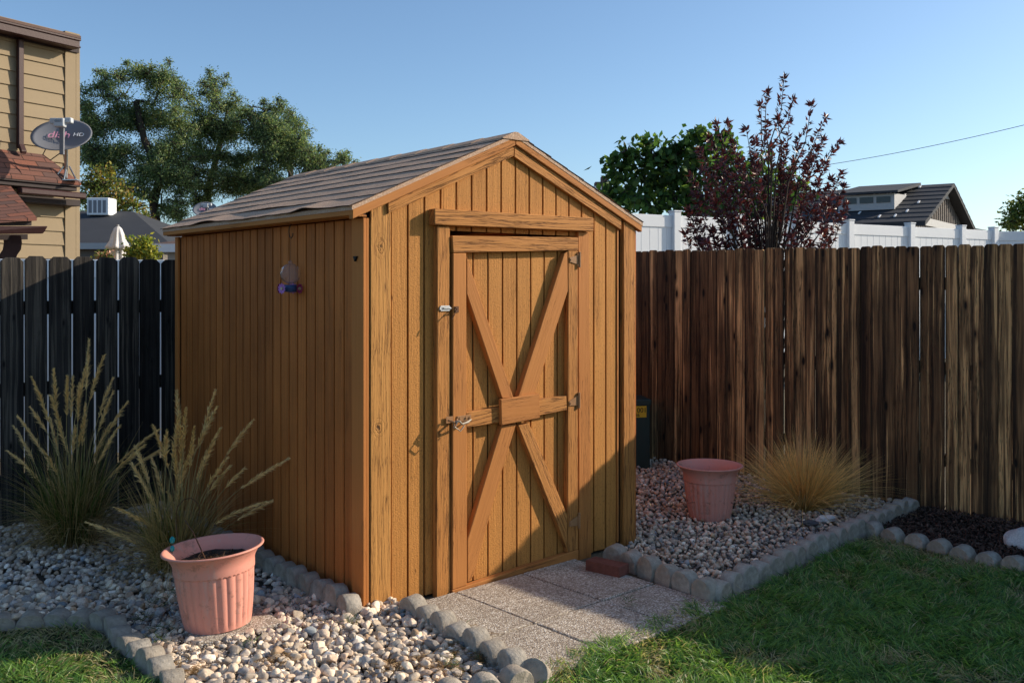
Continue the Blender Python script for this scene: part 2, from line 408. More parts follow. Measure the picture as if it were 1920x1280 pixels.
def strips(P, D, L, bend, W, segs=3, col=None, tipcol=None, bdir=None):
    """curved tapering blades; P,D (n,3), L,bend,W (n)"""
    n = len(P); t = np.linspace(0, 1, segs+1)
    D = unit(D); side = np.cross(D, rng.normal(size=(n, 3))); side = unit(side)
    hz = D.copy(); hz[:, 2] = 0
    hz = hz+rng.normal(size=(n, 3))*.15; hz[:, 2] = 0; hz = unit(hz)
    if bdir is not None: hz = bdir
    V = np.zeros((n, segs+1, 2, 3), np.float32)
    for k, s in enumerate(t):
        c = P+D*(L*s)[:, None]+hz*(bend*L*s*s*.6)[:, None]
        c[:, 2] -= (bend*L*s*s*.55)
        w = (W*(1-s**1.8)*.5+W*.03)[:, None]
        V[:, k, 0] = c-side*w; V[:, k, 1] = c+side*w
    base = (np.arange(n)*(segs+1)*2)[:, None]
    q = []
    for k in range(segs):
        a = base+2*k; q.append(np.concatenate([a, a+1, a+3, a+2], 1))
    Fq = np.concatenate(q)
    if col is None: return V.reshape(-1, 3), Fq, None
    C = np.zeros((n, segs+1, 2, 3), np.float32)
    tc = col if tipcol is None else tipcol
    for k, s in enumerate(t): C[:, k, :] = (col*(1-s)+tc*s)[:, None, :]
    return V.reshape(-1, 3), Fq, C.reshape(-1, 3)

def leaves(P, D, L, Wd, col, droop=.15):
    """folded leaves: five vertices, two quads each"""
    n = len(P); D = unit(D); s = unit(np.cross(D, rng.normal(size=(n, 3)))); nn = np.cross(s, D)
    L = L[:, None]; Wd = Wd[:, None]
    V = np.stack([P, P+D*L*.5-nn*L*.10, P+D*L-nn*L*droop, P+D*L*.45+s*Wd*.5, P+D*L*.45-s*Wd*.5], 1).astype(np.float32)
    b = (np.arange(n)*5)[:, None]
    q = np.concatenate([np.concatenate([b, b+3, b+2, b+1], 1), np.concatenate([b, b+1, b+2, b+4], 1)])
    return V.reshape(-1, 3), q, np.repeat(col, 5, axis=0)
def merge(parts):
    V = []; Fq = []; C = []; o = 0
    for v, f, c in parts: V.append(v); Fq.append(f+o); C.append(c); o += len(v)
    return np.concatenate(V), np.concatenate(Fq), np.concatenate(C)

def pebble_variants(k, sub, flat=(.5, .85)):
    out = []
    for i in range(k):
        bm = bmesh.new(); bmesh.ops.create_icosphere(bm, subdivisions=sub, radius=1)
        v = np.array([x.co[:] for x in bm.verts]); f = np.array([[q.index for q in p.verts] for p in bm.faces]); bm.free()
        r = np.random.default_rng(100+i)
        for _ in range(15):                         # planed-off sides make it a stone
            d = unit(r.normal(size=(1, 3)))[0]; h = r.uniform(.50, .92); dd = v@d; m = dd > h
            v[m] -= np.outer(dd[m]-h, d)*.93
        for _ in range(4):
            d = r.normal(size=3)*1.6; v *= (1+.06*np.sin(v@d+r.uniform(0, 6)))[:, None]
        v *= np.array([1, r.uniform(.65, .95), r.uniform(*flat)])
        out.append((v, f))
    return out
def scatter_stones(name, label, cat, pts, z, size, cols, mat, variants, tilt=.35, scale3=None, rnd=rng):
    n = len(pts); pick = rnd.integers(0, len(variants), n); V = []; Fs = []; C = []; o = 0
    yaw = rnd.uniform(0, 6.28, n); tx = rnd.normal(0, tilt, n); ty = rnd.normal(0, tilt, n)
    for k, (v, f) in enumerate(variants):
        ix = np.where(pick == k)[0]
        if not len(ix): continue
        m = len(ix); A = np.broadcast_to(v, (m,)+v.shape)*size[ix, None, None]
        if scale3 is not None: A = A*scale3[ix, None, :]
        cx, sx = np.cos(tx[ix])[:, None], np.sin(tx[ix])[:, None]
        y, zz = A[:, :, 1]*cx-A[:, :, 2]*sx, A[:, :, 1]*sx+A[:, :, 2]*cx
        cy, sy = np.cos(ty[ix])[:, None], np.sin(ty[ix])[:, None]
        x, z2 = A[:, :, 0]*cy+zz*sy, -A[:, :, 0]*sy+zz*cy
        c, s = np.cos(yaw[ix])[:, None], np.sin(yaw[ix])[:, None]
        X = x*c-y*s+pts[ix, 0][:, None]; Y = x*s+y*c+pts[ix, 1][:, None]; Zz = z2+z[ix][:, None]
        V.append(np.stack([X, Y, Zz], 2).reshape(-1, 3)); nv = len(v)
        Fs.append((f[None]+(np.arange(m)*nv)[:, None, None]+o).reshape(-1, 3)); o += m*nv
        C.append(np.repeat(cols[ix], nv, axis=0))
    return np.concatenate(V), np.concatenate(Fs), np.concatenate(C)

# ================================================================ SETTING
def sheet(name, poly, z, m):
    P3 = [Vector((x, y, z)) for x, y in poly]; tr = tessellate_polygon([P3]); fs = []
    for a, b, c in tr:
        fs.append((a, b, c) if (P3[b]-P3[a]).cross(P3[c]-P3[a]).z > 0 else (a, c, b))
    me = bpy.data.meshes.new(name); me.from_pydata([tuple(p) for p in P3], [], fs); me.update(); me.materials.append(m)
    return tag(link(bpy.data.objects.new(name, me)), kind='structure')
SH = Frame(-.7136, 4.6218, R(39.784)); W_, D_ = 1.909, 2.5146
sheet('ground', [(-700, -700), (700, -700), (700, 900), (-700, 900)], -.012, M['dirt'])
corner = lambda x, y: SH.w(x, y)
outline_left = [(-1.30, 3.62), (-1.36, 3.77), (-1.44, 3.865), (-1.52, 3.96), (-1.60, 4.06), (-1.68, 4.15), (-1.765, 4.246), (-1.83, 4.35), (-1.92, 4.43), (-2.03, 4.46), (-2.15, 4.465), (-2.26, 4.437), (-2.38, 4.40), (-2.50, 4.37), (-2.62, 4.35)]
LBED = [(-3.9, 5.7), (-2.42, 6.86), corner(0, D_), corner(0, 0), corner(.17, 0), (-.477, 4.535), (0.0, 3.873), (.02, 3.72), (-.124, 3.6), (-.3, 3.55), (-1.1, 3.5)]+outline_left+[(-3.9, 4.2)]
RBED = [corner(W_, 0), (.575, 5.45), (1.0, 4.763), (2.78, 6.6), (2.95, 6.73), (1.17, 8.6), (.62, 9.17), corner(W_, D_)]
MULCH = [(2.95, 6.73), (2.74, 6.56), (2.306, 6.07), (2.82, 5.275), (3.15, 4.75), (3.6, 4.2), (5.3, 4.2), (4.9, 4.65)]
LAWN_R = [(.11, 3.90), (.36, 4.15), (.66, 4.46), (.93, 4.72), (1.05, 4.68), (2.33, 6.06), (2.80, 5.22), (3.15, 4.70), (3.6, 4.1), (4.4, 3.2), (-1.0, 3.2), (-1.0, 3.45), (-.3, 3.5), (-.10, 3.55), (.06, 3.70)]
LAWN_L = [(-1.05, 3.1), (-1.20, 3.46)]+[(x-.02, y-.06) for x, y in outline_left]+[(-3.9, 4.15), (-3.9, 3.1)]
sheet('bed_ground', LBED, 0.0, M['bedsoil'])
sheet('side_bed_ground', RBED, 0.0, M['bedsoil'])
sheet('mulch_ground', MULCH, -.004, M['mulch_soil'])
sheet('lawn', [(-3.9, -3), (5.5, -3), (5.5, 3.2)]+LAWN_R[:10][::-1]+[(.02, 3.6), (-1.2, 3.42)]+[(x-.02, y-.05) for x, y in outline_left]+[(-3.9, 4.15)], -.006, M['turf'])

# ---------------------------------------------------------------- lawn blades
def lawn(poly, n, name, label):
    P = sample_poly(poly, n); x, y = P[:, 0], P[:, 1]
    cl = vnoise(x, y, 9, 1)*.6+vnoise(x, y, 3, 2)*.4
    dry = np.clip((vnoise(x, y, 5, 3)-.62)*4, 0, 1)*.7
    # dry, thin turf along the edging
    d_edge = np.full(n, 9.0)
    for a in [(2.2, 5.95), (2.35, 5.85), (2.5, 5.65), (2.62, 5.45), (-1.95, 4.3), (-1.75, 4.15), (-2.15, 4.3)]:
        d_edge = np.minimum(d_edge, np.hypot(x-a[0], y-a[1]))
    dry = np.maximum(dry, np.clip(1.15-d_edge/.28, 0, .95))
    keep = rng.random(n) > dry*.45; P, x, y, cl, dry = P[keep], x[keep], y[keep], cl[keep], dry[keep]; n = len(P)
    ang = vnoise(x, y, 7, 5)*9+rng.normal(0, 1.0, n); lean = rng.gamma(2, .30, n)+.2
    D = np.stack([np.cos(ang)*lean, np.sin(ang)*lean, np.ones(n)], 1)
    L = (.026+.048*cl+rng.gamma(2, .008, n))*(1-.35*dry)
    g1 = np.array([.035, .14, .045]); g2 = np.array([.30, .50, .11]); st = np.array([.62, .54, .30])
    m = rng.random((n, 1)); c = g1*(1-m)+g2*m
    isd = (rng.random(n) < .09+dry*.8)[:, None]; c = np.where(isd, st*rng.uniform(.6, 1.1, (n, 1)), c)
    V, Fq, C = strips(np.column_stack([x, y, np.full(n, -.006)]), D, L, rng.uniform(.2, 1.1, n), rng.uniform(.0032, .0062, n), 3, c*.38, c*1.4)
    return tag(npmesh(name, V, Fq, M['blade'], C), label, 'grass', kind='stuff')
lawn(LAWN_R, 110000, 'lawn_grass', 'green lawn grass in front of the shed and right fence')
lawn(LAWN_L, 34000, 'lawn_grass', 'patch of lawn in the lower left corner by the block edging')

# ---------------------------------------------------------------- gravel
PAL = np.array([(.36, .31, .26), (.42, .37, .31), (.30, .27, .245), (.24, .235, .24), (.48, .43, .37), (.34, .27, .22), (.39, .33, .28), (.20, .19, .19), (.52, .49, .45), (.30, .22, .15), (.17, .20, .235), (.26, .21, .17)])
PW = np.array([.16, .15, .14, .09, .12, .08, .07, .05, .06, .03, .02, .03])
def gravel(poly, spacing, smin, smax, name, label, sub, excl=None, tint=(1, 1, 1), layers=2, base=0.0):
    p = np.array(poly); lo, hi = p.min(0), p.max(0); pts = []; zz = []
    for l in range(layers):
        gx, gy = np.meshgrid(np.arange(lo[0], hi[0], spacing*(1+.25*l)), np.arange(lo[1], hi[1], spacing*(1+.25*l)))
        q = np.column_stack([gx.ravel(), gy.ravel()])+rng.uniform(-.5, .5, (gx.size, 2))*spacing
        q = q[inpoly(q, poly)]
        if excl is not None: q = q[~excl(q)]
        pts.append(q); zz.append(np.full(len(q), base+.006+l*spacing*.42)+rng.uniform(-.004, .006, len(q)))
    q = np.concatenate(pts); z = np.concatenate(zz); n = len(q)
    s = smin+(smax-smin)*rng.beta(1.5, 2.6, n)
    keep = np.ones(n, bool); keep[zz[0].size:] = rng.random(n-zz[0].size) < .62
    q, z, s = q[keep], z[keep], s[keep]; n = len(q)
    z = z+(vnoise(q[:, 0], q[:, 1], 2.2, 8)-.4)*.03
    c = PAL[rng.choice(len(PAL), n, p=PW/PW.sum())]*rng.uniform(1.05, 2.2, (n, 1))*np.array([1.12, 1.03, .90])*np.array(tint)
    V, Fc, C = scatter_stones(name, label, 'gravel', q, z, s, c, M['stone'], pebble_variants(14, sub))
    return tag(npmesh(name, V, Fc, M['stone'], C, smooth=True), label, 'gravel', kind='stuff')
POT_L = Vector((-1.365, 4.385, 0)); POT_R = Vector((1.345, 6.42, 0))
slab_yaw = R(38)
def ex_left(q):
    dx, dy = q[:, 0]+1.345, q[:, 1]-4.43; c, s = math.cos(slab_yaw), math.sin(slab_yaw)
    return (np.abs(dx*c+dy*s) < .20) & (np.abs(-dx*s+dy*c) < .20)
near = lambda q: q[:, 1] > 4.95
gravel(LBED, .035, .013, .044, 'gravel', 'pale river stones in the bed left of the shed', 3, lambda q: near(q) | ex_left(q))
gravel(LBED, .040, .014, .036, 'gravel', 'shaded river stones along the grey fence', 2, lambda q: (~near(q)) | (q[:, 1] > 7.0), tint=(.96, .99, 1.06))
gravel(RBED, .038, .012, .031, 'gravel', 'river stones in the bed between shed and brown fence', 2, lambda q: q[:, 1] > 9.0, tint=(1.03, .99, .95))

def grit(poly, n, name, label):
    q = sample_poly(poly, n); q = q[~ex_left(q)]; n = len(q); s = rng.uniform(.003, .008, n)
    c = PAL[rng.integers(0, len(PAL), n)]*rng.uniform(.5, 1.5, (n, 1))
    V, Fc, C = scatter_stones('', '', '', q, rng.uniform(.0, .022, n), s, c, None, pebble_variants(5, 1), .6)
    tag(npmesh(name, V, Fc, M['stone'], C), label, 'gravel', kind='stuff')
grit([(-1.1, 3.5), (-1.9, 4.42), (-1.5, 4.95), (-.98, 4.95), (-.5, 4.5), (0, 3.87), (-.1, 3.55)], 9000, 'grit', 'small grit and stone chips between the sunlit river stones')
grit([(.62, 5.4), (1.0, 4.80), (2.2, 6.0), (1.6, 6.6), (.9, 6.0)], 5000, 'grit', 'small grit between the shaded stones right of the shed')
def chips(poly, n):
    q = sample_poly(poly, n); s = rng.uniform(.010, .024, n)
    sc = np.column_stack([rng.uniform(.9, 1.7, n), rng.uniform(.35, .8, n), rng.uniform(.25, .5, n)])
    c = np.array([.07, .042, .030])*rng.uniform(.3, 2.2, (n, 1))
    V, Fc, C = scatter_stones('', '', '', q, rng.uniform(0, .03, n), s, c, None, pebble_variants(6, 1), .6, sc)
    tag(npmesh('mulch', V, Fc, M['chips'], C), 'dark bark mulch under the brown fence', 'mulch', kind='stuff')
chips(MULCH, 11000)

# ================================================================ GARDEN SHED
shed = thing('garden_shed', 'brown wooden garden shed with gable roof and cross braced door', 'shed', (SH.x, SH.y, 0), SH.yaw)
RP = -.034                                                     # front plane of the rake boards
xa, za = SH.PY(967, 250, RP); xl, zl = SH.PY(661, 385, RP); xr, zr = SH.PY(1204, 417, RP)
def ztop(x): return (za+(zl-za)*(xa-x)/(xa-xl)) if x < xa else (za+(zr-za)*(x-xa)/(xr-xa))
GX = [.1403+i*.1016 for i in range(16)]
dl = SH.PY(833, 600, -.01)[0]; dr = SH.PY(1095, 600, -.01)[0]; zlint = SH.PY(960, 437.5, -.01)[1]
def plank(mb, x0, x1, z0, y=0.0, th=.0125):
    xs = [x0]+([xa] if x0 < xa < x1 else [])+[x1]
    mb.prism([(x0, y, z0)]+[(x1, y, z0)]+[(x, y, ztop(x)-.035) for x in reversed(xs)], (0, th, 0), (0, 0, 1))
fw = MB(); edges = [.02]+GX+[1.757]
for a, b in zip(edges[:-1], edges[1:]):
    a2, b2 = a+.0052, b-.0052
    zb = -.004+random.uniform(0, .012)
    for (p, q, z0) in ((a2, min(b2, dl), zb), (max(a2, dl), min(b2, dr), zlint), (max(a2, dr), b2, zb)):
        if q-p > .003: plank(fw, p, q, z0)
fw.build('front_wall', M['siding'], shed, .0015)
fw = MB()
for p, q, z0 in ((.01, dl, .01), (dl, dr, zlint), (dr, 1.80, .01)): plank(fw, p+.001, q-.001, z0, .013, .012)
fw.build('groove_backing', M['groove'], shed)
cb = MB()
cb.box(.020, .137, -.009, .0, -.004, ztop(.08)-.055); cb.build('corner_board', M['corner'], shed, .003); cb = MB()
cb.box(1.80, 1.902, -.020, .03, .0, ztop(1.85)-.045); cb.build('corner_board', M['trim_rough'], shed, .003)
cb = MB(); cb.box(1.757, 1.768, -.006, .01, .03, ztop(1.76)-.05); cb.build('filler_strip', M['trim'], shed)
# left wall (plane x'=0, outside is -x')
zt = zl-.055
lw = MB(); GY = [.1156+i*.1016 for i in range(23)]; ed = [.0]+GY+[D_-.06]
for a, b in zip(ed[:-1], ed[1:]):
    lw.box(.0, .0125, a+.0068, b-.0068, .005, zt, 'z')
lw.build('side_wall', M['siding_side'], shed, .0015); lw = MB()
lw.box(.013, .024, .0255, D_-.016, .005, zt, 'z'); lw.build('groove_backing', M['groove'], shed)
cb = MB(); cb.box(-.019, -.0005, -.004, .108, -.01, zt); cb.box(0.0, .016, -.0035, -.0005, -.01, zt); cb.build('side_corner_board', M['trim_side'], shed, .003)
cb = MB(); cb.box(-.019, .0, D_-.055, D_+.0, .0, zt); cb.build('side_corner_board', M['trim_side'], shed, .003)
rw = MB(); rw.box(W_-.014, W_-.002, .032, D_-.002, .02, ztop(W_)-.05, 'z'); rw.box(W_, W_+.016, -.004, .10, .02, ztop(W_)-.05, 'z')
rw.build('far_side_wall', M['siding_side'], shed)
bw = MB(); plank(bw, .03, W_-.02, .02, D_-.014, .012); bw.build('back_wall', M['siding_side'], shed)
fl = MB(); fl.box(.03, W_-.03, .03, D_-.03, .02, .05, 'x'); fl.build('floor_panel', M['shed_inside'], shed)
bk = MB(); bk.prism([SHp for SHp in [(-.020, .045, 1.735), (-.020, .075, 1.735), (-.020, .060, 1.71)]], (-.012, 0, 0)); bk.build('bracket', M['ink'], shed)

# roof
edge_mb = MB()  # dark shingle lips, blackened to paint in shadow lines between courses
def roof_side(sgn):
    mb = MB(); xe, ze = (xl-.004, zl) if sgn < 0 else (xr+.004, zr)
    dx, dz = xa-xe, za-ze; L = math.hypot(dx, dz); ux, uz = dx/L, dz/L; nx, nz = (-uz, ux) if sgn < 0 else (uz, -ux)
    if nz < 0: nx, nz = -nx, -nz
    y0, y1 = RP-.006, D_+.012; nc = 8; ex = L/nc; ny = 64
    ph = [random.uniform(0, 6) for _ in range(6)]
    for c in range(nc):
        s0 = c*ex; s1 = min(L, s0+ex+.03)
        tabs = [random.uniform(-.0015, .003) for _ in range(14)]
        P = []
        for j in range(ny+1):
            y = y0+(y1-y0)*j/ny
            wv = .0007*math.sin(y*5+ph[0]+c)+.0004*math.sin(y*13+ph[1]*c)+tabs[int(y*3.2+c*.5) % 14]*.6
            so = s0+.004*math.sin(y*4+ph[2]*c)+.0015*math.sin(y*19+c)
            lift = .0050+wv
            if c == 0 and sgn < 0:
                for yc, wd, hh in ((.42, .12, .018), (1.75, .17, .016)): lift += hh*math.exp(-((y-yc)/wd)**2)
                so = -.012+.004*math.sin(y*9)+.003*math.sin(y*31)
            if c == 1 and sgn < 0: lift += .006*math.exp(-((y-1.1)/.3)**2)
            for (s, h) in ((so, lift-.0045), (so, lift), ((so+s1)/2, (lift+.0005)/2), (s1, .0005)):
                P.append((xe+ux*s+nx*h, y, ze+uz*s+nz*h))
        fs = []
        for j in range(ny):
            for k in range(1, 3):
                a = j*4+k; b = a+4
                fs.append([a, a+1, b+1, b] if sgn > 0 else [a, b, b+1, a+1])
        mb.poly(P, fs, (0, 1, 0))
        edge_mb.poly([P[j*4+k] for j in range(ny+1) for k in (0, 1)], [[j*2, j*2+1, j*2+3, j*2+2] if sgn > 0 else [j*2, j*2+2, j*2+3, j*2+1] for j in range(ny)], (0, 1, 0))
    if sgn < 0:      # courses' cut ends over the front rake
        pass
    mb.prism([(xe, y0+.004, ze-.002), (xa, y0+.004, za-.002), (xa, y0+.004, za-.022), (xe, y0+.004, ze-.022)], (0, y1-y0-.008, 0), (0, 1, 0))
    return mb
rf = roof_side(-1); r2 = roof_side(1)
for mbx in (r2,):
    b = len(rf.V); rf.V += mbx.V; rf.F += [[i+b for i in f] for f in mbx.F]; rf.UV += mbx.UV; rf.R += mbx.R
for k in range(9):                                              # ridge caps
    y0 = RP-.007+k*.285; y1 = y0+.31; h0, h1 = (.007, .011)
    sl = (za-zl)/(xa-xl); sr = (zr-za)/(xr-xa); wd = .095
    P = []
    for y, h in ((y0, h1), (y1, h0)):
        P += [(xa-wd, y, za-wd*sl+h), (xa-.012, y, za+h-.005), (xa+.012, y, za+h-.005), (xa+wd, y, za+wd*sr+h)]
        P += [(xa-wd, y, za-wd*sl+h-.006), (xa+wd, y, za+wd*sr+h-.006)]
    rf.poly(P, [[0, 1, 7, 6], [1, 2, 8, 7], [2, 3, 9, 8], [4, 0, 1, 2, 3, 5][::-1], [0, 6, 10, 4]], (0, 1, 0))
roof = rf.build('roof', M['shingle'], shed); edge_mb.build('shingle_edge', M['ink'], roof)
fb = MB(); fb.box(xl-.001, xl+.020, RP+.002, 1.62, zl-.046, zl-.004, 'y'); fb.box(xl-.001, xl+.020, 1.624, D_+.008, zl-.046, zl-.004, 'y')
fb.box(xl+.021, .0, RP+.03, D_, zl-.050, zl-.040, 'y')
fb.box(xr-.02, xr, RP+.002, D_+.008, zr-.046, zr-.004, 'y'); fb.build('fascia', M['trim'], shed, .002)
def rake(mb, xA, xB, y, th, o0, o1):
    zf = lambda x: ztop(x)
    mb.prism([(xA, y, zf(xA)-o0), (xB, y, zf(xB)-o0), (xB, y, zf(xB)-o1), (xA, y, zf(xA)-o1)], (0, th, 0), (1, 0, (zf(xB)-zf(xA))/(xB-xA)))
rk = MB(); rake(rk, xl, xa-.0008, RP, .034, .005, .066); rake(rk, xa+.0008, xr, RP, .034, .005, .060)
rk.build('rake_board', M['trim'], shed, .003)
xi0 = SH.PY(728, 380, -.022)[0]; xi1 = SH.PY(1165.5, 410, -.022)[0]
ri = MB(); rake(ri, xi0, xa-.001, -.022, .0215, .067, .122); rake(ri, xa+.001, xi1, -.022, .0215, .062, .128)
ri.build('inner_rake_board', M['trim_rough'], shed, .003)

def pxboard(mb, pts, y, th, g):
    P = [SH.PY(a, b, y) for a, b in pts]
    g0, g1 = SH.PY(*g[0], y), SH.PY(*g[1], y)
    mb.prism([(x, y, z) for x, z in P], (0, th, 0), (g1[0]-g0[0], 0, g1[1]-g0[1]))
V_ = ((900, 500), (900, 900)); H_ = ((900, 450), (1000, 452))
li = MB(); pxboard(li, [(815, 391), (1114, 408.5), (1113.5, 434), (815, 421.5)], -.056, .0555, H_)
li.build('lintel', M['trim_rough'], shed, .004)
jb = MB(); pxboard(jb, [(820, 424), (844, 425), (845.5, 1118), (845, 1122), (818.5, 1131)], -.040, .0395, V_)
jb.build('door_jamb', M['trim_rough'], shed, .004)
jb = MB(); pxboard(jb, [(1084.5, 434), (1104.5, 436), (1109, 1044), (1086, 1056)], -.026, .0255, V_)
jb.build('door_jamb', M['trim'], shed, .003)

# door
DP = -.012; DF = -.050
dpan = MB(); xl_d = SH.PY(849, 800, DF)[0]+.004; xr_d = SH.PY(1084.5, 700, DF)[0]-.002
ztd = SH.PY(960, 447, DF)[1]; zbd = SH.PY(960, 1080, DF)[1]
gx = [x for x in GX if xl_d+.03 < x < xr_d-.02]; e2 = [xl_d]+gx+[xr_d]
for a, b in zip(e2[:-1], e2[1:]): dpan.box(a+.005, b-.005, DP, DP+.010, .02, ztd-.02, 'z')
door = dpan.build('door', M['siding'], shed, .0012)
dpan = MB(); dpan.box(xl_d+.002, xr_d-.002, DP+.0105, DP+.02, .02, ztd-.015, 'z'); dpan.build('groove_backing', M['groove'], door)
def dsub(name, pts, g, mat='trim', y=DF, th=.0375, bev=.003, label=None):
    mb = MB(); pxboard(mb, pts, y, th, g); o = mb.build(name, M[mat], door, bev)
    if label: o['label'] = label
    return o
dsub('rail', [(848, 442), (1085, 445), (1085, 469.5), (850, 474)], H_, 'trim_rough')
dsub('rail', [(848, 1106.5), (1085.3, 1030), (1085.3, 1055), (849.5, 1136.5)], ((850, 1120), (1085, 1040)), 'trim', DF-.003)
dsub('stile', [(850, 475), (874.5, 474.5), (876, 1096.5), (848.5, 1105.5)], V_)
dsub('stile', [(1066, 470.5), (1084, 470.2), (1084.3, 1029.5), (1064.5, 1036)], V_, 'trim_rough')
dsub('rail', [(871+4, 784-11), (938, 763), (938, 792), (875, 801.5)], ((871, 780), (937, 765)), 'trim_rough')
dsub('rail', [(1010, 749), (1062.5, 742), (1063.5, 768.5), (1010, 779)], ((1010, 760), (1062, 750)), 'trim_rough')
dsub('brace', [(875.5, 482), (875.5, 550), (942, 747), (963, 745)], ((875, 510), (950, 745)), 'trim')
dsub('brace', [(1058, 476), (1064.5, 471.5), (1065.2, 545), (1003, 739), (972, 743.5)], ((1062, 500), (985, 740)), 'trim')
dsub('brace', [(941, 798), (968, 795), (942, 881), (888, 1080), (877, 1092), (877, 1010)], ((955, 800), (880, 1050)), 'trim')
dsub('brace', [(972, 797), (992, 793), (1064, 965), (1063.5, 1028)], ((980, 800), (1060, 1000)), 'trim_rough')
dsub('cover_plate', [(939.5, 749), (1012, 737.5), (1012.5, 783.5), (940.8, 797)], ((940, 770), (1010, 760)), 'trim', DF-.024, .0245)
def hinge(px, py, tilt=0):
    x, z = SH.PY(px, py, DF-.004); mb = MB()
    mb.tube([(x, DF-.008, z-.045), (x, DF-.008, z+.045)], .008, 8)
    mb.prism([(x-.075, DF-.0015, z-.014+tilt), (x, DF-.0015, z-.03), (x, DF-.0015, z+.03), (x-.075, DF-.0015, z+.012+tilt)], (0, -.004, 0))
    mb.prism([(x+.004, DF+.021, z-.035), (x+.022, DF+.021, z-.035), (x+.022, DF+.021, z+.035), (x+.004, DF+.021, z+.035)], (0, -.004, 0))
    mb.tube([(x-.065, DF-.009, z+tilt), (x-.065, DF-.003, z+tilt)], .006, 6)
    mb.build('hinge', M['painted_metal'], door, .001)
hinge(1086, 487); hinge(1085, 750, -.012); hinge(1085, 975, -.01)
# upper latch
x, z = SH.PY(834, 578, -.041); mb = MB()
mb.box(x-.028, x+.028, -.046, -.0405, z-.014, z+.014); mb.box(x-.034, x+.034, -.046, -.0405, z-.008, z+.008); mb.tube([(x-.012, -.049, z), (x+.036, -.049, z)], .0032, 8)
mb.build('latch', M['zinc_plate'], shed, .001)
x, z = SH.PY(856, 580, DF); mb = MB(); mb.box(x-.014, x+.012, DF-.004, DF-.0005, z-.016, z+.016)
mb.tube([(x-.01, DF-.004, z+.01), (x-.012, DF-.02, z), (x-.01, DF-.004, z-.01)], .004, 6); mb.tube([(x-.01, DF-.02, z+.004), (x-.035, DF-.03, z-.025), (x-.05, DF-.026, z-.05)], .0028, 6)
mb.build('latch_keeper', M['rust'], door, .0)
# lower hasp with snap hook
x, z = SH.PY(858, 789, DF); mb = MB()
mb.box(x-.005, x+.085, DF-.006, DF-.001, z-.004, z+.026); mb.box(x-.075, x-.03, DF-.002, DF+.002, z-.006, z+.028)
for q in (.01, .05, .075): mb.tube([(x+q, DF-.006, z+.012), (x+q, DF-.011, z+.012)], .007, 8)
mb.tube([(x-.07, DF-.01, z+.012), (x-.05, DF-.035, z+.002), (x-.03, DF-.03, z-.006), (x-.01, DF-.01, z+.01)], .007, 8)
mb.build('hasp', M['painted_metal'], door, .001)
mb = MB(); mb.tube([(x-.045, DF-.028, z-.03), (x-.05, DF-.035, z+.004), (x-.025, DF-.045, z+.008), (x+.0, DF-.040, z-.012), (x+.045, DF-.03, z-.006), (x+.07, DF-.024, z+.004)], [.003, .004, .005, .006, .007, .004], 8)
mb.tube([(x-.03, DF-.045, z+.01), (x-.055, DF-.05, z-.02), (x-.02, DF-.05, z-.045), (x+.01, DF-.045, z-.02)], .0035, 6)
mb.build('snap_hook', M['dull_metal'], door)
# steel hook under the eave
y_, z_ = SH.PX(541, 442, -.05)
mb = MB(); hk = [(-.028, y_, z_+.075), (-.045, y_, z_+.045), (-.05, y_-.004, z_+.02), (-.05, y_-.012, z_-.004), (-.05, y_-.03, z_-.014), (-.05, y_-.048, z_-.004), (-.05, y_-.052, z_+.012)]
mb.tube(hk, .0035, 6); hook = mb.build('plant_hook', M['rust'], shed, smooth=True)

# hummingbird feeder
wx, wy = SH.w(-.05, y_-.024)
fd = thing('hummingbird_feeder', 'glass globe hummingbird feeder with purple flowers hanging on the shed side wall', 'bird feeder', (wx, wy, 0))
Zf = wy; zc = EYE-(513-CY)/F*Zf; rg = 19.5/F*Zf
def lathe(mb, prof, n=24, c=(0, 0, 0)):
    P = []; m = len(prof)
    for r_, z_1 in prof:
        for k in range(n):
            t = 2*math.pi*k/n; P.append((c[0]+r_*math.cos(t), c[1]+r_*math.sin(t), c[2]+z_1))
    fs = [[i*n+k, i*n+(k+1) % n, (i+1)*n+(k+1) % n, (i+1)*n+k] for i in range(m-1) for k in range(n)]
    mb.poly(P, fs)
mb = MB(); pr = [(.004, rg+.016), (.010, rg+.010), (.012, rg*.96)]+[(rg*math.cos(a), rg*math.sin(a)) for a in np.linspace(1.25, -1.35, 14)]
lathe(mb, pr, 24, (0, 0, zc)); mb.build('globe', M['glass'], fd, smooth=True)
mb = MB(); lathe(mb, [(.0, -.004), (.034, -.004), (.036, -.02), (.034, -.042), (0, -.044)], 20, (0, 0, zc-rg)); mb.build('base', M['blue_plastic'], fd, smooth=True)
mb = MB(); mb.tube([(0, 0, zc+rg+.01), (0, 0, z_-.012)], .0010, 5); mb.build('hanging_wire', M['rust'], fd)
for k, (ax, dep, mt) in enumerate(((-.030, -.044, 'purple'), (.046, -.020, 'magenta'), (-.054, .012, 'magenta'), (.0, .05, 'purple'))):
    mb = MB(); cz = zc-rg-.024; d = Vector((ax, dep, 0)).normalized(); s_ = Vector((-d.y, d.x, 0)); u_ = Vector((0, 0, 1)); c_ = Vector((ax, dep, cz))
    P = [c_+d*.004]; 
    for q in range(20):
        rr = .031 if q % 2 else .023; t = 2*math.pi*q/20; P.append(c_+d*.010+(s_*math.cos(t)+u_*math.sin(t))*rr)
    mb.poly(P, [[0, 1+q, 1+(q+1) % 20] for q in range(20)]); fl_ = mb.build('flower', M[mt], fd)
    mb = MB(); mb.tube([c_+d*.003, c_+d*.014], .008, 10); mb.build('flower_centre', M['cream'], fl_)

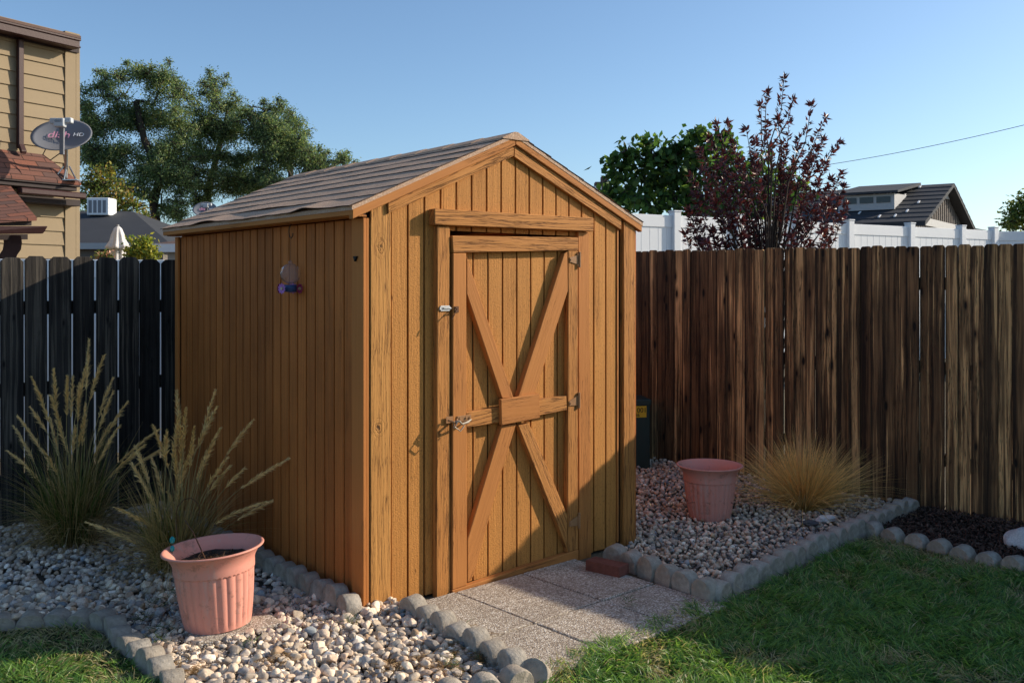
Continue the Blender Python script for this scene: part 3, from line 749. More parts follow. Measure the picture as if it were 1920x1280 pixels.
# ================================================================ EDGING STONES
ORD = ['first', 'second', 'third', 'fourth', 'fifth', 'sixth', 'seventh', 'eighth', 'ninth', 'tenth', 'eleventh', 'twelfth', 'thirteenth', 'fourteenth', 'fifteenth', 'sixteenth', 'seventeenth', 'eighteenth', 'nineteenth', 'twentieth']
def edger_mesh(wd, hh, th, seed):
    r = wd/2; pts = [(-r*.93, -.05), (r*.93, -.05)]
    for k in range(23):
        a = math.pi*k/22; pts.append((r*math.cos(a), (hh-r)+r*math.sin(a)))
    bm = bmesh.new(); rr = random.Random(seed)
    rings = []
    for j, (y, s) in enumerate(((-th/2, .955), (-th/2+.006, 1), (0, 1.0), (th/2-.006, 1), (th/2, .955))):
        rings.append([bm.verts.new((x*s, y, (z-.02)*s+.02)) for x, z in pts])
    n = len(pts)
    for a, b in zip(rings[:-1], rings[1:]):
        for i in range(n): bm.faces.new([a[i], a[(i+1) % n], b[(i+1) % n], b[i]])
    for rg_, fl in ((rings[0], True), (rings[-1], False)):
        c = bm.verts.new((0, rg_[0].co.y, hh*.4))
        for i in range(n):
            f = [rg_[i], rg_[(i+1) % n], c]; bm.faces.new(f if fl else f[::-1])
    bmesh.ops.recalc_face_normals(bm, faces=bm.faces)
    for v in bm.verts: v.co += Vector((rr.uniform(-1, 1), rr.uniform(-1, 1), rr.uniform(-1, 1)))*.0012
    me = bpy.data.meshes.new('edging_stone'); bm.to_mesh(me); bm.free(); me.materials.append(M['concrete'])
    me.polygons.foreach_set('use_smooth', [True]*len(me.polygons))
    return me
EM = [edger_mesh(.134, .108, .080, k) for k in range(4)]; EMS = [edger_mesh(.128, .085, .085, 9+k) for k in range(3)]
for me in EM+EMS:
    if hasattr(me, 'set_sharp_from_angle'): me.set_sharp_from_angle(angle=R(50))
protos = [bpy.data.objects.new('edging_stone', m) for m in EM]; protosS = [bpy.data.objects.new('edging_stone', m) for m in EMS]
def edger(x, y, yaw, label, group, small=False, z=0, tilt=(0, 0), sc=1):
    o = random.choice(protosS if small else protos).copy(); COL.objects.link(o)
    o.location = (x, y, z+random.uniform(-.014, .004)); o.rotation_euler = (tilt[0]+random.gauss(0, .06), tilt[1]+random.gauss(0, .05), yaw+random.gauss(0, .09))
    o.scale = (sc,)*3
    return tag(o, label, 'edging stone', group)
def row(pts, where, tail, group, small=False, th=0.0, zz=0.0):
    n = len(pts)
    for i, (x, y) in enumerate(pts):
        a, b = pts[max(i-1, 0)], pts[min(i+1, n-1)]; yaw = math.atan2(b[1]-a[1], b[0]-a[0])
        edger(x, y, yaw, f'grey scalloped edging stone {where}, {ORD[i]} {tail}', group, small, zz)
def lerp_pts(a, b, n): return [(a[0]+(b[0]-a[0])*i/(n-1), a[1]+(b[1]-a[1])*i/(n-1)) for i in range(n)]
row(lerp_pts((-.470, 4.520), (0.0, 3.873), 7), 'left of the pavers', 'from the shed wall', 'edging stones left of the pavers')
edger(.085, 3.80, R(-20), 'grey edging stone fallen over at the lawn end of the paver row', 'edging stones left of the pavers', z=-.02, tilt=(R(-40), 0))
row([SH.w(-.088, .02+.134*i) for i in range(17)], 'beside the shed side wall', 'from its front corner', 'edging stones along the shed side wall')
row(lerp_pts((.600, 5.43), (.985, 4.795), 6), 'right of the pavers', 'from the red brick', 'edging stones right of the pavers')
row([(1.05, 4.80)]+[(1.05+(2.78-1.05)*i/18, 4.83+(6.62-4.83)*i/18) for i in range(1, 19)], 'between side gravel and lawn', 'from the pavers', 'edging stones between gravel and lawn')
cr = [(2.30, 6.02), (2.385, 5.90), (2.475, 5.77), (2.56, 5.64), (2.635, 5.51), (2.72, 5.38), (2.80, 5.25), (2.875, 5.11), (2.95, 4.97), (3.03, 4.83)]
row(cr, 'between lawn and mulch', 'from the gravel corner', 'domed edging stones along the mulch', True)
row([(.015, 3.70), (-.105, 3.63), (-.235, 3.585), (-.37, 3.55), (-.50, 3.53)], 'at the gravel tip by the lawn', 'from the paver row', 'edging stones at the front tip of the gravel', False, zz=-.01)
row(outline_left, 'around the lower left lawn', 'from the front', 'edging stones around the left lawn', True, zz=-.012)

# pavers
pv = Frame(.107, 4.42, R(41.8)); k_ = 0
for i, cn in ((-1, 'left'), (0, 'middle'), (1, 'right')):
    for j, (y0, y1, rn) in enumerate(((.008, .60, 'against the door'), (-.465, -.004, 'by the lawn'))):
        me_b = MB(); u0, u1 = i*.47+.005+(.04 if i < 0 else 0), (i+1)*.47-.005-(.06 if i == 1 else 0)
        me_b.box(u0, u1, y0, y1, -.03, .012+.002*((i+j) % 2), 'x')
        o = me_b.build('paver_slab', M['aggregate'], None, .005, seg=2); o.location = (pv.x, pv.y, 0); o.rotation_euler = (0, 0, pv.yaw)
        tag(o, f'exposed aggregate paver slab, {cn} one {rn}', 'paver', 'pavers in front of the shed door')
mb = MB(); mb.box(-.2, .2, -.2, .2, -.02, .024, 'x'); o = mb.build('paver_slab', M['aggregate'], None, .006, seg=2)
o.location = (-1.345, 4.43, 0); o.rotation_euler = (0, 0, slab_yaw); tag(o, 'square exposed aggregate slab under the sunlit terracotta pot', 'paver')
def brick(x, y, yaw, z, label, l=.2, wd=.1, h=.058):
    mb = MB(); mb.box(-l/2, l/2, -wd/2, wd/2, 0, h, 'x'); o = mb.build('brick', M['brick'], None, .004, seg=2)
    o.location = (x, y, z); o.rotation_euler = (0, 0, yaw); tag(o, label, 'brick')
bx, by = G(1139, 1068, .03); brick(bx, by+.02, R(-38), .012, 'red brick between the door corner and the right edging stones', .22, .10)
bx, by = G(838, 1140, 0); brick(bx+.03, by+.09, R(-50), -.052, 'sunken red brick between the edging row and door', .22, .11)

# stones that stand alone
def rock(name, x, y, z, s, c, label, sc=(1, 1, 1), yaw=0):
    bm = bmesh.new(); bmesh.ops.create_icosphere(bm, subdivisions=4, radius=1)
    v = np.array([q.co[:] for q in bm.verts]); f = np.array([[q.index for q in p.verts] for p in bm.faces]); bm.free()
    for k in range(9): dd = rng.normal(size=3)*(1.2+k*.45); v = v*(1+.11/(1+k*.4)*np.sin(v@dd+rng.uniform(0, 6)))[:, None]
    v = v*np.array([1, .85, .6])
    o = npmesh(name, v*s*np.array(sc), f, M['stone'], np.tile(np.array(c), (len(v), 1)), smooth=True); o.location = (x, y, z); o.rotation_euler = (0, 0, yaw)
    tag(o, label, 'stone')
rx, ry = G(1912, 1018, .03); rock('rock', rx+.03, ry, .03, .10, (.60, .57, .53), 'white rock on the dark mulch', (1.1, 1.0, 1.5))
rx, ry = G(1548, 972, .04); rock('rock', rx, ry, .04, .05, (.75, .70, .64), 'pale flat stone lying near the straw coloured grass tuft', (1.3, .8, .8))
rx, ry = G(1525, 980, .04); rock('rock', rx-.02, ry+.02, .035, .045, (.12, .11, .11), 'dark stone lying beside a pale stone near the straw tuft', (1.3, .8, .7))
rx, ry = G(1324, 966, .03); rock('rock', rx, ry, .03, .022, (.36, .22, .12), 'small tan pebble against the foot of the shaded pot')

# ================================================================ POTS
def pot(loc, sc, tilt, label, soil_z, rb, rr_):
    t = thing('terracotta_pot', label, 'plant pot', loc, 0); t.rotation_euler = tilt
    n = 288; H = .352
    prof = []
    body = [(0, .0), (.012, .006), (.05, .03), (.10, .07), (.15, .11), (.19, .145), (.225, .175), (.24, .185)]
    def rad(z):
        u = z/H; base = rb+(.81*rr_-rb)*(1-(1-min(u/.86, 1))**1.7)
        if u > .80: base += (rr_-.81*rr_)*((u-.80)/.20)**1.9
        return base
    zs = list(np.linspace(0, .225, 16))+list(np.linspace(.232, .262, 13))+list(np.linspace(.27, H-.004, 14))
    P = []; rings = 0
    for z in zs:
        for k in range(n):
            a = 2*math.pi*k/n; fl = abs(math.sin(a*13)); sc_z = .247+.0055*abs(math.sin(a*26+.3))
            r_ = rad(z)
            if z < sc_z: r_ += (-.004+.007*fl**.7)*min(1, z/.03) if z < .24 else (-.004+.007*fl**.7)
            else: r_ += .0065
            P.append((r_*math.cos(a), r_*math.sin(a), z))
        rings += 1
    ro = rad(H)
    for r_, z in ((ro+.010, H-.003), (ro+.012, H+.001), (ro+.010, H+.005), (ro+.002, H+.006), (ro-.005, H+.003)):
        for k in range(n):
            a = 2*math.pi*k/n; P.append((r_*math.cos(a), r_*math.sin(a), z))
        rings += 1
    for z in np.linspace(H-.006, .02, 14):
        for k in range(n):
            a = 2*math.pi*k/n; r_ = rad(z)-.006; P.append((r_*math.cos(a), r_*math.sin(a), z))
        rings += 1
    fs = [[i*n+k, i*n+(k+1) % n, (i+1)*n+(k+1) % n, (i+1)*n+k] for i in range(rings-1) for k in range(n)]
    fs.append(list(range(n-1, -1, -1))); fs.append([(rings-1)*n+k for k in range(n)])
    mb = MB(); mb.poly(P, fs); b = mb.build('pot_body', M['pot'], t, smooth=True)
    if hasattr(b.data, 'set_sharp_from_angle'): b.data.set_sharp_from_angle(angle=R(60))
    if soil_z:
        m = 24; P = [(0, 0, soil_z+.01)]; fs = []
        for j in range(1, 9):
            for k in range(m):
                a = 2*math.pi*k/m; q = (rad(soil_z)-.004)*j/8; P.append((q*math.cos(a), q*math.sin(a), soil_z+random.uniform(-.008, .008)))
        fs += [[0, 1+k, 1+(k+1) % m] for k in range(m)]
        fs += [[1+j*m+k, 1+(j+1)*m+k, 1+(j+1)*m+(k+1) % m, 1+j*m+(k+1) % m] for j in range(7) for k in range(m)]
        mb = MB(); mb.poly(P, fs); mb.build('soil', M['soil'], t, smooth=True)
        q = rng.normal(0, .09, (260, 2)); q = q[np.hypot(q[:, 0], q[:, 1]) < .16]; nq = len(q)
        c = np.array([.12, .07, .04])*rng.uniform(.2, 2.0, (nq, 1))
        V, Fq, C = strips(np.column_stack([q, np.full(nq, soil_z)]), np.column_stack([rng.normal(0, 1, (nq, 2)), rng.uniform(.1, .6, nq)]), rng.uniform(.02, .06, nq), rng.uniform(0, .6, nq), rng.uniform(.002, .006, nq), 2, c, c)
        npmesh('litter', V, Fq, M['straw'], C, t)
    return t
pl = pot(POT_L+Vector((0, 0, .025)), 1, (0, R(-4.0), 0), 'empty terracotta pot in the sun on a slab left of the shed', .296, .148, .219)
pr_ = pot(POT_R+Vector((0, 0, .015)), 1, (0, 0, R(20)), 'terracotta pot standing in shade on gravel right of the shed', .12, .135, .212)
# wire plant stake and glass ornament in the pot
t = thing('plant_stake', 'thin rusty wire stake curling over the sunlit pot', 'garden stake', (0, 0, 0)); mb = MB()
Zp = 4.40
pts = [U(389, 1056, Zp), U(362, 997, Zp+.05), U(347, 975, Zp+.1)]; mb.tube(pts, .0028, 6)
pts = [U(x, y, Zp+.22) for x, y in ((330, 975), (332, 950), (345, 936), (358, 933), (370, 942), (375, 955), (371, 966))]; mb.tube(pts, .0022, 6)
mb.tube([U(330, 975, Zp+.22), U(334, 1040, Zp+.17)], .0022, 6); mb.build('wire', M['rust'], t, smooth=True)
t = thing('glass_ornament', 'small teal glass bead ornament hooked on the left rim of the pot', 'ornament', (0, 0, 0))
for (px, py, rr_) in ((323, 1012, 5.2), (323, 1028, 4.6)):
    mb = MB(); c_ = U(px, py, Zp); r_ = rr_/F*Zp*.95
    lathe(mb, [(max(r_*math.cos(a), .0002), r_*1.35*math.sin(a)) for a in np.linspace(1.57, -1.57, 10)], 14, c_); mb.build('bead', M['teal'], t, smooth=True)
mb = MB(); mb.tube([U(323, 1002, Zp), U(322, 1018, Zp+.008), U(323, 1036, Zp), U(318, 1052, Zp), U(321, 1060, Zp-.01)], .0016, 5)
mb.tube([U(323, 1036, Zp), U(328, 1052, Zp)], .0014, 5); mb.build('wire', M['rust'], t)

# ================================================================ GRASS CLUMPS
def reed_grass(base, label, H, nb, plumes, green=.6, spread=.13):
    t = thing('ornamental_grass', label, 'grass clump', (base[0], base[1], 0), 0, 'feather reed grasses left of the shed')
    n = nb; a = rng.uniform(0, 6.28, n); r_ = rng.uniform(0, spread, n)
    P = np.column_stack([r_*np.cos(a), r_*np.sin(a), np.zeros(n)])
    lean = rng.gamma(2.0, .065, n)+.02; D = np.column_stack([np.cos(a)*lean, np.sin(a)*lean, np.ones(n)])
    L = rng.uniform(.35, .85, n)*H; m = (rng.random(n) < green)[:, None]
    c = np.where(m, np.array([.13, .18, .035])*rng.uniform(.4, 1.5, (n, 1)), np.array([.66, .46, .20])*rng.uniform(.5, 1.2, (n, 1)))
    p1 = strips(P, D, L, rng.uniform(.1, 1.1, n)**1.5, rng.uniform(.0028, .0055, n), 6, c*.8, c)
    k = int(n*.45); a = rng.uniform(0, 6.28, k); lean = rng.uniform(.5, 1.6, k)             # dead skirt
    P = np.column_stack([spread*.9*np.cos(a), spread*.9*np.sin(a), rng.uniform(.0, .2, k)])
    c = np.array([.62, .45, .24])*rng.uniform(.4, 1.2, (k, 1))
    p2 = strips(P, np.column_stack([np.cos(a)*lean, np.sin(a)*lean, np.full(k, .7)]), rng.uniform(.15, .38, k)*H, rng.uniform(.9, 1.9, k), rng.uniform(.002, .0045, k), 5, c, c)
    npmesh('blades', *[x for x in merge([p1, p2])[:2]], M['blade'], merge([p1, p2])[2], t)
    parts = []
    for (dx, dz, pl_) in plumes:                         # tip offset from the base in metres
        dy = random.uniform(-.22, .22); b = np.array([random.uniform(-.06, .06), random.uniform(-.06, .06), 0.0])
        tip = np.array([dx, dy, dz]); c1 = b+(tip-b)*np.array([.25, .25, .62])
        q = lambda s: ((1-s)**2*b[:, None].T+2*s*(1-s)*c1[:, None].T+s*s*tip[:, None].T)
        ts = np.linspace(0, 1, 22); line = np.concatenate([q(s) for s in ts])
        mbx = line; W_s = .0022
        Vs = []; 
        side = np.array([[1, .3, 0]]); side = side/np.linalg.norm(side)
        for kk in range(len(ts)-1):
            Vs.append(np.stack([line[kk]-side[0]*W_s, line[kk]+side[0]*W_s, line[kk+1]+side[0]*W_s*.8, line[kk+1]-side[0]*W_s*.8]))
        Vq = np.concatenate(Vs); Fq = np.arange(len(Vq)).reshape(-1, 4)
        parts.append((Vq, Fq, np.tile(np.array([.42, .34, .16]), (len(Vq), 1))))
        ln = np.linalg.norm(tip-b); f0 = 1-pl_/ln; nsp = int(560*pl_)+60
        s = f0+(1-f0)*rng.random(nsp)**.9; C0 = np.concatenate([q(x) for x in s]); T = np.concatenate([q(min(x+.02, 1.0))-q(x-.02) for x in s]); T = unit(T)
        env = np.sin(np.pi*np.clip((s-f0)/(1-f0), 0, 1)**.6)*.9+.12
        rad_ = rng.normal(size=(nsp, 3)); rad_ = unit(rad_-T*(rad_*T).sum(1, keepdims=True))
        D = T*1.0+rad_*rng.uniform(.18, .55, (nsp, 1))
        cc = np.array([1.0, .72, .33])*rng.uniform(.6, 1.2, (nsp, 1))
        parts.append(strips(C0+rad_*.0015, D, (.018+.022*rng.random(nsp))*(.4+env*.8), rng.uniform(0, .5, nsp), rng.uniform(.0030, .0055, nsp), 2, cc, cc*1.1))
    V, Fq, C = merge(parts); npmesh('plumes', V, Fq, M['straw'], C, t)
    return t
def plumes_px(base, tips, Z):
    out = []
    for px, py, ln in tips:
        p = U(px, py, Z); out.append((p.x-base[0], p.z, ln))
    return out
b1 = (-2.66, 5.72); b2 = (-1.86, 5.22)
tips1 = [(140, 640, .38), (200, 665, .34), (180, 680, .3), (93, 700, .34), (107, 712, .3), (150, 700, .3), (165, 715, .28), (125, 735, .26), (192, 712, .3), (205, 735, .3), (215, 760, .25), (10, 803, .28), (22, 782, .3), (28, 840, .26), (70, 790, .28), (232, 795, .3), (290, 808, .3), (280, 830, .2), (255, 850, .22), (60, 910, .14), (172, 775, .25), (148, 760, .3), (98, 790, .25), (135, 800, .2), (185, 800, .25), (50, 765, .2), (115, 690, .3), (85, 840, .2), (295, 845, .2)]
tips2 = [(315, 738, .3), (300, 792, .3), (395, 735, .34), (370, 757, .3), (352, 790, .3), (425, 797, .3), (408, 762, .3), (465, 792, .25), (385, 790, .3), (340, 830, .25), (262, 868, .25), (248, 838, .25), (440, 850, .22), (545, 858, .3), (510, 928, .3), (360, 850, .25), (330, 880, .25), (280, 905, .25), (245, 935, .25), (400, 830, .25), (420, 880, .22), (300, 930, .25), (350, 770, .3), (330, 800, .2), (455, 880, .15), (500, 950, .2), (240, 870, .2), (320, 850, .22), (380, 850, .22), (170, 975, .26), (255, 995, .22)]
reed_grass(b1, 'tall green feather reed grass with straw plumes against the grey fence', 1.02, 1100, plumes_px(b1, tips1, 5.72), .50)
reed_grass(b2, 'drier feather reed grass with drooping plumes behind the sunlit pot', .86, 1000, plumes_px(b2, tips2, 5.22), .15)
def feather_tuft(base, label):
    t = thing('grass_tuft', label, 'grass clump', (base[0], base[1], 0)); n = 2300
    a = rng.uniform(0, 6.28, n); r_ = rng.uniform(0, .07, n); lean = np.abs(rng.normal(0, .62, n))+.04
    P = np.column_stack([r_*np.cos(a), r_*np.sin(a), np.zeros(n)]); D = np.column_stack([np.cos(a)*lean, np.sin(a)*lean, np.ones(n)])
    c = np.array([1.0, .66, .25])*rng.uniform(.5, 1.25, (n, 1)); L = rng.uniform(.34, .66, n)
    p1 = strips(P, D, L, rng.gamma(1.5, .28, n), rng.uniform(.0026, .0050, n), 6, c*.75, c*1.15)
    V, Fq, C = p1; npmesh('blades', V, Fq, M['straw'], C, t)
feather_tuft(G(1508, 958), 'straw coloured fine leaved grass tuft beside the shaded pot')
# small weeds and dry clippings among the stones
def litter(pts, nper, rad_, cols, L, name, label, up=.6):
    Ps = []; cs = []
    for x, y in pts:
        q = rng.normal(0, rad_, (nper, 2)); Ps.append(np.column_stack([x+q[:, 0], y+q[:, 1], rng.uniform(.01, .045, nper)]))
    P = np.concatenate(Ps); n = len(P); c = np.array(cols)[rng.integers(0, len(cols), n)]*rng.uniform(.6, 1.2, (n, 1))
    V, Fq, C = strips(P, np.column_stack([rng.normal(0, 1, (n, 2)), rng.uniform(0, up, n)]), rng.uniform(L*.5, L, n), rng.uniform(.1, 1, n), rng.uniform(.0015, .0035, n), 3, c, c)
    tag(npmesh(name, V, Fq, M['straw'], C), label, 'litter', kind='stuff')
lp = [G(860, 1215), G(880, 1200), G(845, 1235), G(790, 1250), G(740, 1262), G(835, 1265), G(905, 1245), G(520, 1250), G(350, 1265)]
litter(lp, 190, .035, [(.34, .22, .10), (.25, .14, .07), (.3, .2, .1)], .05, 'dry_clippings', 'dry grass clippings caught among the sunlit stones', .3)
lp = [G(868, 1195), G(905, 1225), G(850, 1262), G(895, 1250), G(300, 1210), G(465, 1220), G(655, 1180), G(520, 1060), G(560, 1090), G(1180, 1140, 0), G(330, 1120), G(295, 1140), G(1660, 935), G(270, 1170), G(300, 1190), G(240, 1080)]
litter(lp, 26, .02, [(.07, .12, .03), (.12, .17, .05)], .07, 'weeds', 'small green grass weeds sprouting among the stones', 2.2)

# ================================================================ FENCES
def board_fence(name, label, p0, p1, bw, gap, top, m, rails, posts_at, ear=.02, thick=.016, jit=.004, warp=.045, back=1, bot=.03):
    L = math.hypot(p1[0]-p0[0], p1[1]-p0[1]); yaw = math.atan2(p1[1]-p0[1], p1[0]-p0[0])
    t = thing(name, label, 'fence', (p0[0], p0[1], 0), yaw); mb = MB(); x = 0
    while x < L:
        wv = bw*random.uniform(.96, 1.03); g = max(.0, random.gauss(gap, jit)); z1 = top(x)+random.uniform(-.008, .008)
        y = random.uniform(-.006, .006); sk = random.uniform(-.004, .004); yl, yr = y+random.uniform(-warp, warp)*.2, y+random.uniform(-warp, warp)*.2
        x0, x1 = x+g/2, x+g/2+wv
        P = [(x0+sk, bot), (x1+sk, bot), (x1, z1-ear), (x1-ear, z1), (x0+ear, z1), (x0, z1-ear)]
        mb.prism([(a, yl+(yr-yl)*(a-x0)/wv, b) for a, b in P], (0, thick*back, 0), (0, 0, 1), None, (random.uniform(0, 40), x1+random.randint(1, 60))); x += wv+g
    mb.build('pickets', m, t, .0025)
    for z in rails:
        r_ = MB(); r_.box(0, L, thick*back+.006 if back > 0 else -thick-.044, thick*back+.044 if back > 0 else -thick-.006, z-.045, z+.045, 'x'); r_.build('rail', m, t, .003)
    for q in posts_at:
        r_ = MB(); yy = .052 if back > 0 else -.15; r_.box(q, q+.09, yy, yy+.09, 0, top(q)-.12, 'z'); r_.build('post', m, t, .003)
    return t
CF = (.615, 9.185)
dR = Vector((.695, -.719)).normalized()
eR = (CF[0]+dR.x*11.5, CF[1]+dR.y*11.5)
board_fence('wooden_fence', 'tall brown stained board fence with dog ear tops right of the shed', CF, eR, .0885, .0012, lambda x: 1.905-.010*x, M['fence_red'], (.35, 1.0, 1.6), [.6+2.44*i for i in range(5)], .014, jit=.0014, bot=-.01)
dL = Vector((.788, .616)).normalized(); pL = Vector((-3.19, 6.26))
a0 = pL-dL*3.0; LL = (Vector(CF)-a0).length
board_fence('wooden_fence', 'dark weathered board fence with gaps between boards left of the shed', (a0.x, a0.y), CF, .139, .010, lambda x: 1.765+.004*x, M['fence_grey'], (.3, .9, 1.44), [1.0+2.44*i for i in range(3)], .028, jit=.002, bot=-.01)

def vinyl(name, label, p0, p1, ztop_, zbot, panel=2.0, gapz=.17, m=None, post_at=None, capz=.07):
    L = math.hypot(p1[0]-p0[0], p1[1]-p0[1]); yaw = math.atan2(p1[1]-p0[1], p1[0]-p0[0])
    t = thing(name, label, 'fence', (p0[0], p0[1], 0), yaw); m = M['white_vinyl']
    mb = MB(); n = int(L/.15)
    for i in range(n): mb.box(i*L/n+.002, (i+1)*L/n-.002, -.010, .010, zbot, ztop_-gapz+.02, 'z')
    mb.box(0, L, -.006, .006, zbot, ztop_-gapz, 'x'); mb.build('panel', m, t, .002)
    mb = MB(); mb.box(0, L, -.022, .022, ztop_-gapz, ztop_, 'x'); mb.build('rail', m, t, .004)
    for q in (post_at or []):
        mb = MB(); mb.box(q-.064, q+.064, -.064, .064, 0, ztop_+capz-.02, 'z')
        mb.prism([(q-.072, -.072, ztop_+capz-.02), (q+.072, -.072, ztop_+capz-.02), (q+.072, -.072, ztop_+capz), (q-.072, -.072, ztop_+capz)], (0, .144, 0))
        mb.build('post', m, t, .006)
    return t
vs = 1.30                                                       # white fence beyond the brown one
vp = lambda tt: (1.30*vs+.862*tt*vs, 10*vs+.507*tt*vs)
pst = [.55, 1.48, 2.41, 3.33, 4.50, 5.57, 6.30]
vinyl('vinyl_fence', 'white vinyl privacy fence beyond the brown fence', vp(-2), vp(6.32), 1.6+.74*vs, .3, post_at=[(q+2)*vs for q in pst])
vv = vp(6.35); vinyl('vinyl_fence', 'far white vinyl fence run at the right edge behind the last post', (vv[0]+.07, vv[1]+.05), (vv[0]+5, vv[1]-.3), 1.6+98*vv[1]/F, .3, post_at=[])
q0 = Vector((-4.8, 7.2)); 
vinyl('vinyl_fence', 'white vinyl fence just behind the dark weathered fence', (-5.6, 8.3), (-.9, 9.6), 1.6+44.5*8.9/F, .02, post_at=[])

# utility pedestal
ux, uy = G(1206, 864); ut = thing('utility_box', 'dark green utility box with yellow sticker behind the shed corner', 'utility box', (1.02, 8.05, 0), R(8))
mb = MB(); zt_ = EYE-(752-CY)/F*8.0; mb.box(-.26, .165, 0, .3, 0, zt_, 'z'); mb.box(-.27, .175, -.008, .31, zt_-.05, zt_+.01, 'x'); mb.build('cabinet', M['util_green'], ut, .012, seg=2)
mb = MB(); mb.box(-.05, .130, -.003, -.0005, zt_-.145, zt_-.015, 'x'); st_ = mb.build('sticker', M['sticker'], ut)
def text(s, name, m, loc, rot, size, parent, ext=.0008, font=None):
    cu = bpy.data.curves.new(name, 'FONT'); cu.body = s; cu.size = size; cu.extrude = ext; cu.align_x = 'CENTER'; cu.align_y = 'CENTER'
    cu.materials.append(m); tmp = bpy.data.objects.new(name, cu); COL.objects.link(tmp); bpy.context.view_layer.update()
    me = bpy.data.meshes.new_from_object(tmp.evaluated_get(bpy.context.evaluated_depsgraph_get())); bpy.data.objects.remove(tmp)
    o = link(bpy.data.objects.new(name, me), parent); o.location = loc; o.rotation_euler = rot; return o
text('001001', 'number_lettering', M['ink'], (.045, -.0045, zt_-.085), (R(90), 0, 0), .058, st_)
text('0886', 'number_lettering', M['ink'], (.03, -.0045, zt_-.125), (R(90), 0, 0), .04, st_)
text('CAUTION', 'caution_lettering', M['ink'], (.045, -.0045, zt_-.04), (R(90), 0, 0), .028, st_)

# ================================================================ HOUSE ON THE LEFT
HF = Frame(-5.05, 11.0, math.atan2(.848, .529))
hs = thing('house', 'tan clapboard house with maroon gutters and red brown shingle roofs at left', 'house', (HF.x, HF.y, 0), HF.yaw)
mb = MB(); z = .0; step = .157
while z < 4.36:
    mb.prism([(-4, -.006-.016, z), (-4, -.004, z+step+.01), (-4, .02, z+step+.01), (-4, .02, z)], (4-.19, 0, 0), (1, 0, 0)); z += step
mb.box(-4, -.02, .021, .15, 0, 4.5, 'x'); mb.box(-.02, -.001, .021, 6, 0, 4.5, 'x'); mb.build('siding', M['tan_siding'], hs)
mb = MB(); mb.box(-.19, -.055, -.030, .02, 0, 4.5); mb.box(-.052, 0.0, -.024, .02, 0, 4.5); mb.build('corner_board', M['tan_siding'], hs, .003)
pp = HF.PY
fx, fz1 = pp(146, 101, -.024); _, fz2 = pp(146, 84, -.024)
mb = MB(); mb.box(-4, fx, -.05, -.031, fz1, fz2+.10, 'x'); mb.build('frieze_board', M['dark_trim'], hs, .003)
gx_, gz0 = pp(150, 91, -.24); _, gz1 = pp(150, 73, -.24)
mb = MB(); mb.box(-4, gx_+.03, -.22, .0, gz0+.01, gz0+.03, 'x'); mb.box(-4, gx_, -.24, -.14, gz0, gz1, 'x'); mb.box(-4, gx_+.01, -.255, -.24, gz1-.03, gz1+.004, 'x'); mb.build('gutter', M['maroon'], hs, .008)
ex_, ez = pp(152, 68, -.26)
mb = MB(); mb.prism([(-4, -.26, ez), (ex_, -.26, ez), (ex_-2.3, 2.1, ez+.62), (-4, 2.1, ez+.62)], (0, 0, -.03), (1, 0, 0)); mb.prism([(ex_, -.26, ez), (ex_, 4.5, ez), (ex_-2.3, 2.1, ez+.62)], (0, 0, -.03), (0, 1, 0)); mb.build('roof', M['brown_roof'], hs)
xd = -.739; zd0 = pp(32, 283, -.06)[1]
mb = MB(); mb.box(xd-.032, xd+.032, -.085, -.035, zd0+.03, gz0, 'z')
mb.prism([(xd-.034, -.09, zd0+.08), (xd+.034, -.09, zd0+.08), (xd+.034, -.14, zd0), (xd-.034, -.14, zd0)], (0, .02, -.04)); mb.build('downspout', M['maroon'], hs, .008)
# pent roof
ax_, az_ = pp(82, 290, -.025); bx_, bz_ = pp(152, 343, -.33)
mb = MB(); mb.prism([(-4, -.025, az_), (ax_, -.025, az_), (bx_, -.33, bz_), (-4, -.33, bz_)], (0, 0, -.03), (1, 0, 0))
mb.prism([(ax_, -.024, az_), (bx_, -.33, bz_), (bx_, -.03, bz_)], (0, 0, -.03), (0, 1, 0)); mb.build('pent_roof', M['red_shingle'], hs)
za_ = lambda y_, d: pp(150, y_, d)
mb = MB(); mb.box(-4, bx_-.005, -.325, -.03, za_(351, -.325)[1], bz_-.02, 'x'); mb.box(-4, bx_-.03, -.30, -.03, za_(359, -.3)[1], za_(352, -.3)[1]-.002, 'x'); mb.build('pent_fascia', M['dark_trim'], hs, .004)
gx2, gz2 = pp(163, 362, -.40); gz3 = pp(163, 373, -.40)[1]
mb = MB(); mb.box(pp(40, 365, -.4)[0], gx2, -.40, -.305, gz3, gz2, 'x'); mb.build('pent_gutter', M['maroon'], hs, .012)
sx_, sz_ = pp(151, 375, -.20); sz2 = pp(151, 387, -.20)[1]
mb = MB(); mb.box(-4, sx_, -.20, -.03, sz2, sz_, 'x'); mb.build('pent_soffit', M['dark_trim'], hs, .004)
def hl(p):
    x, y = HF.l(p.x, p.y); return (x, y, p.z)
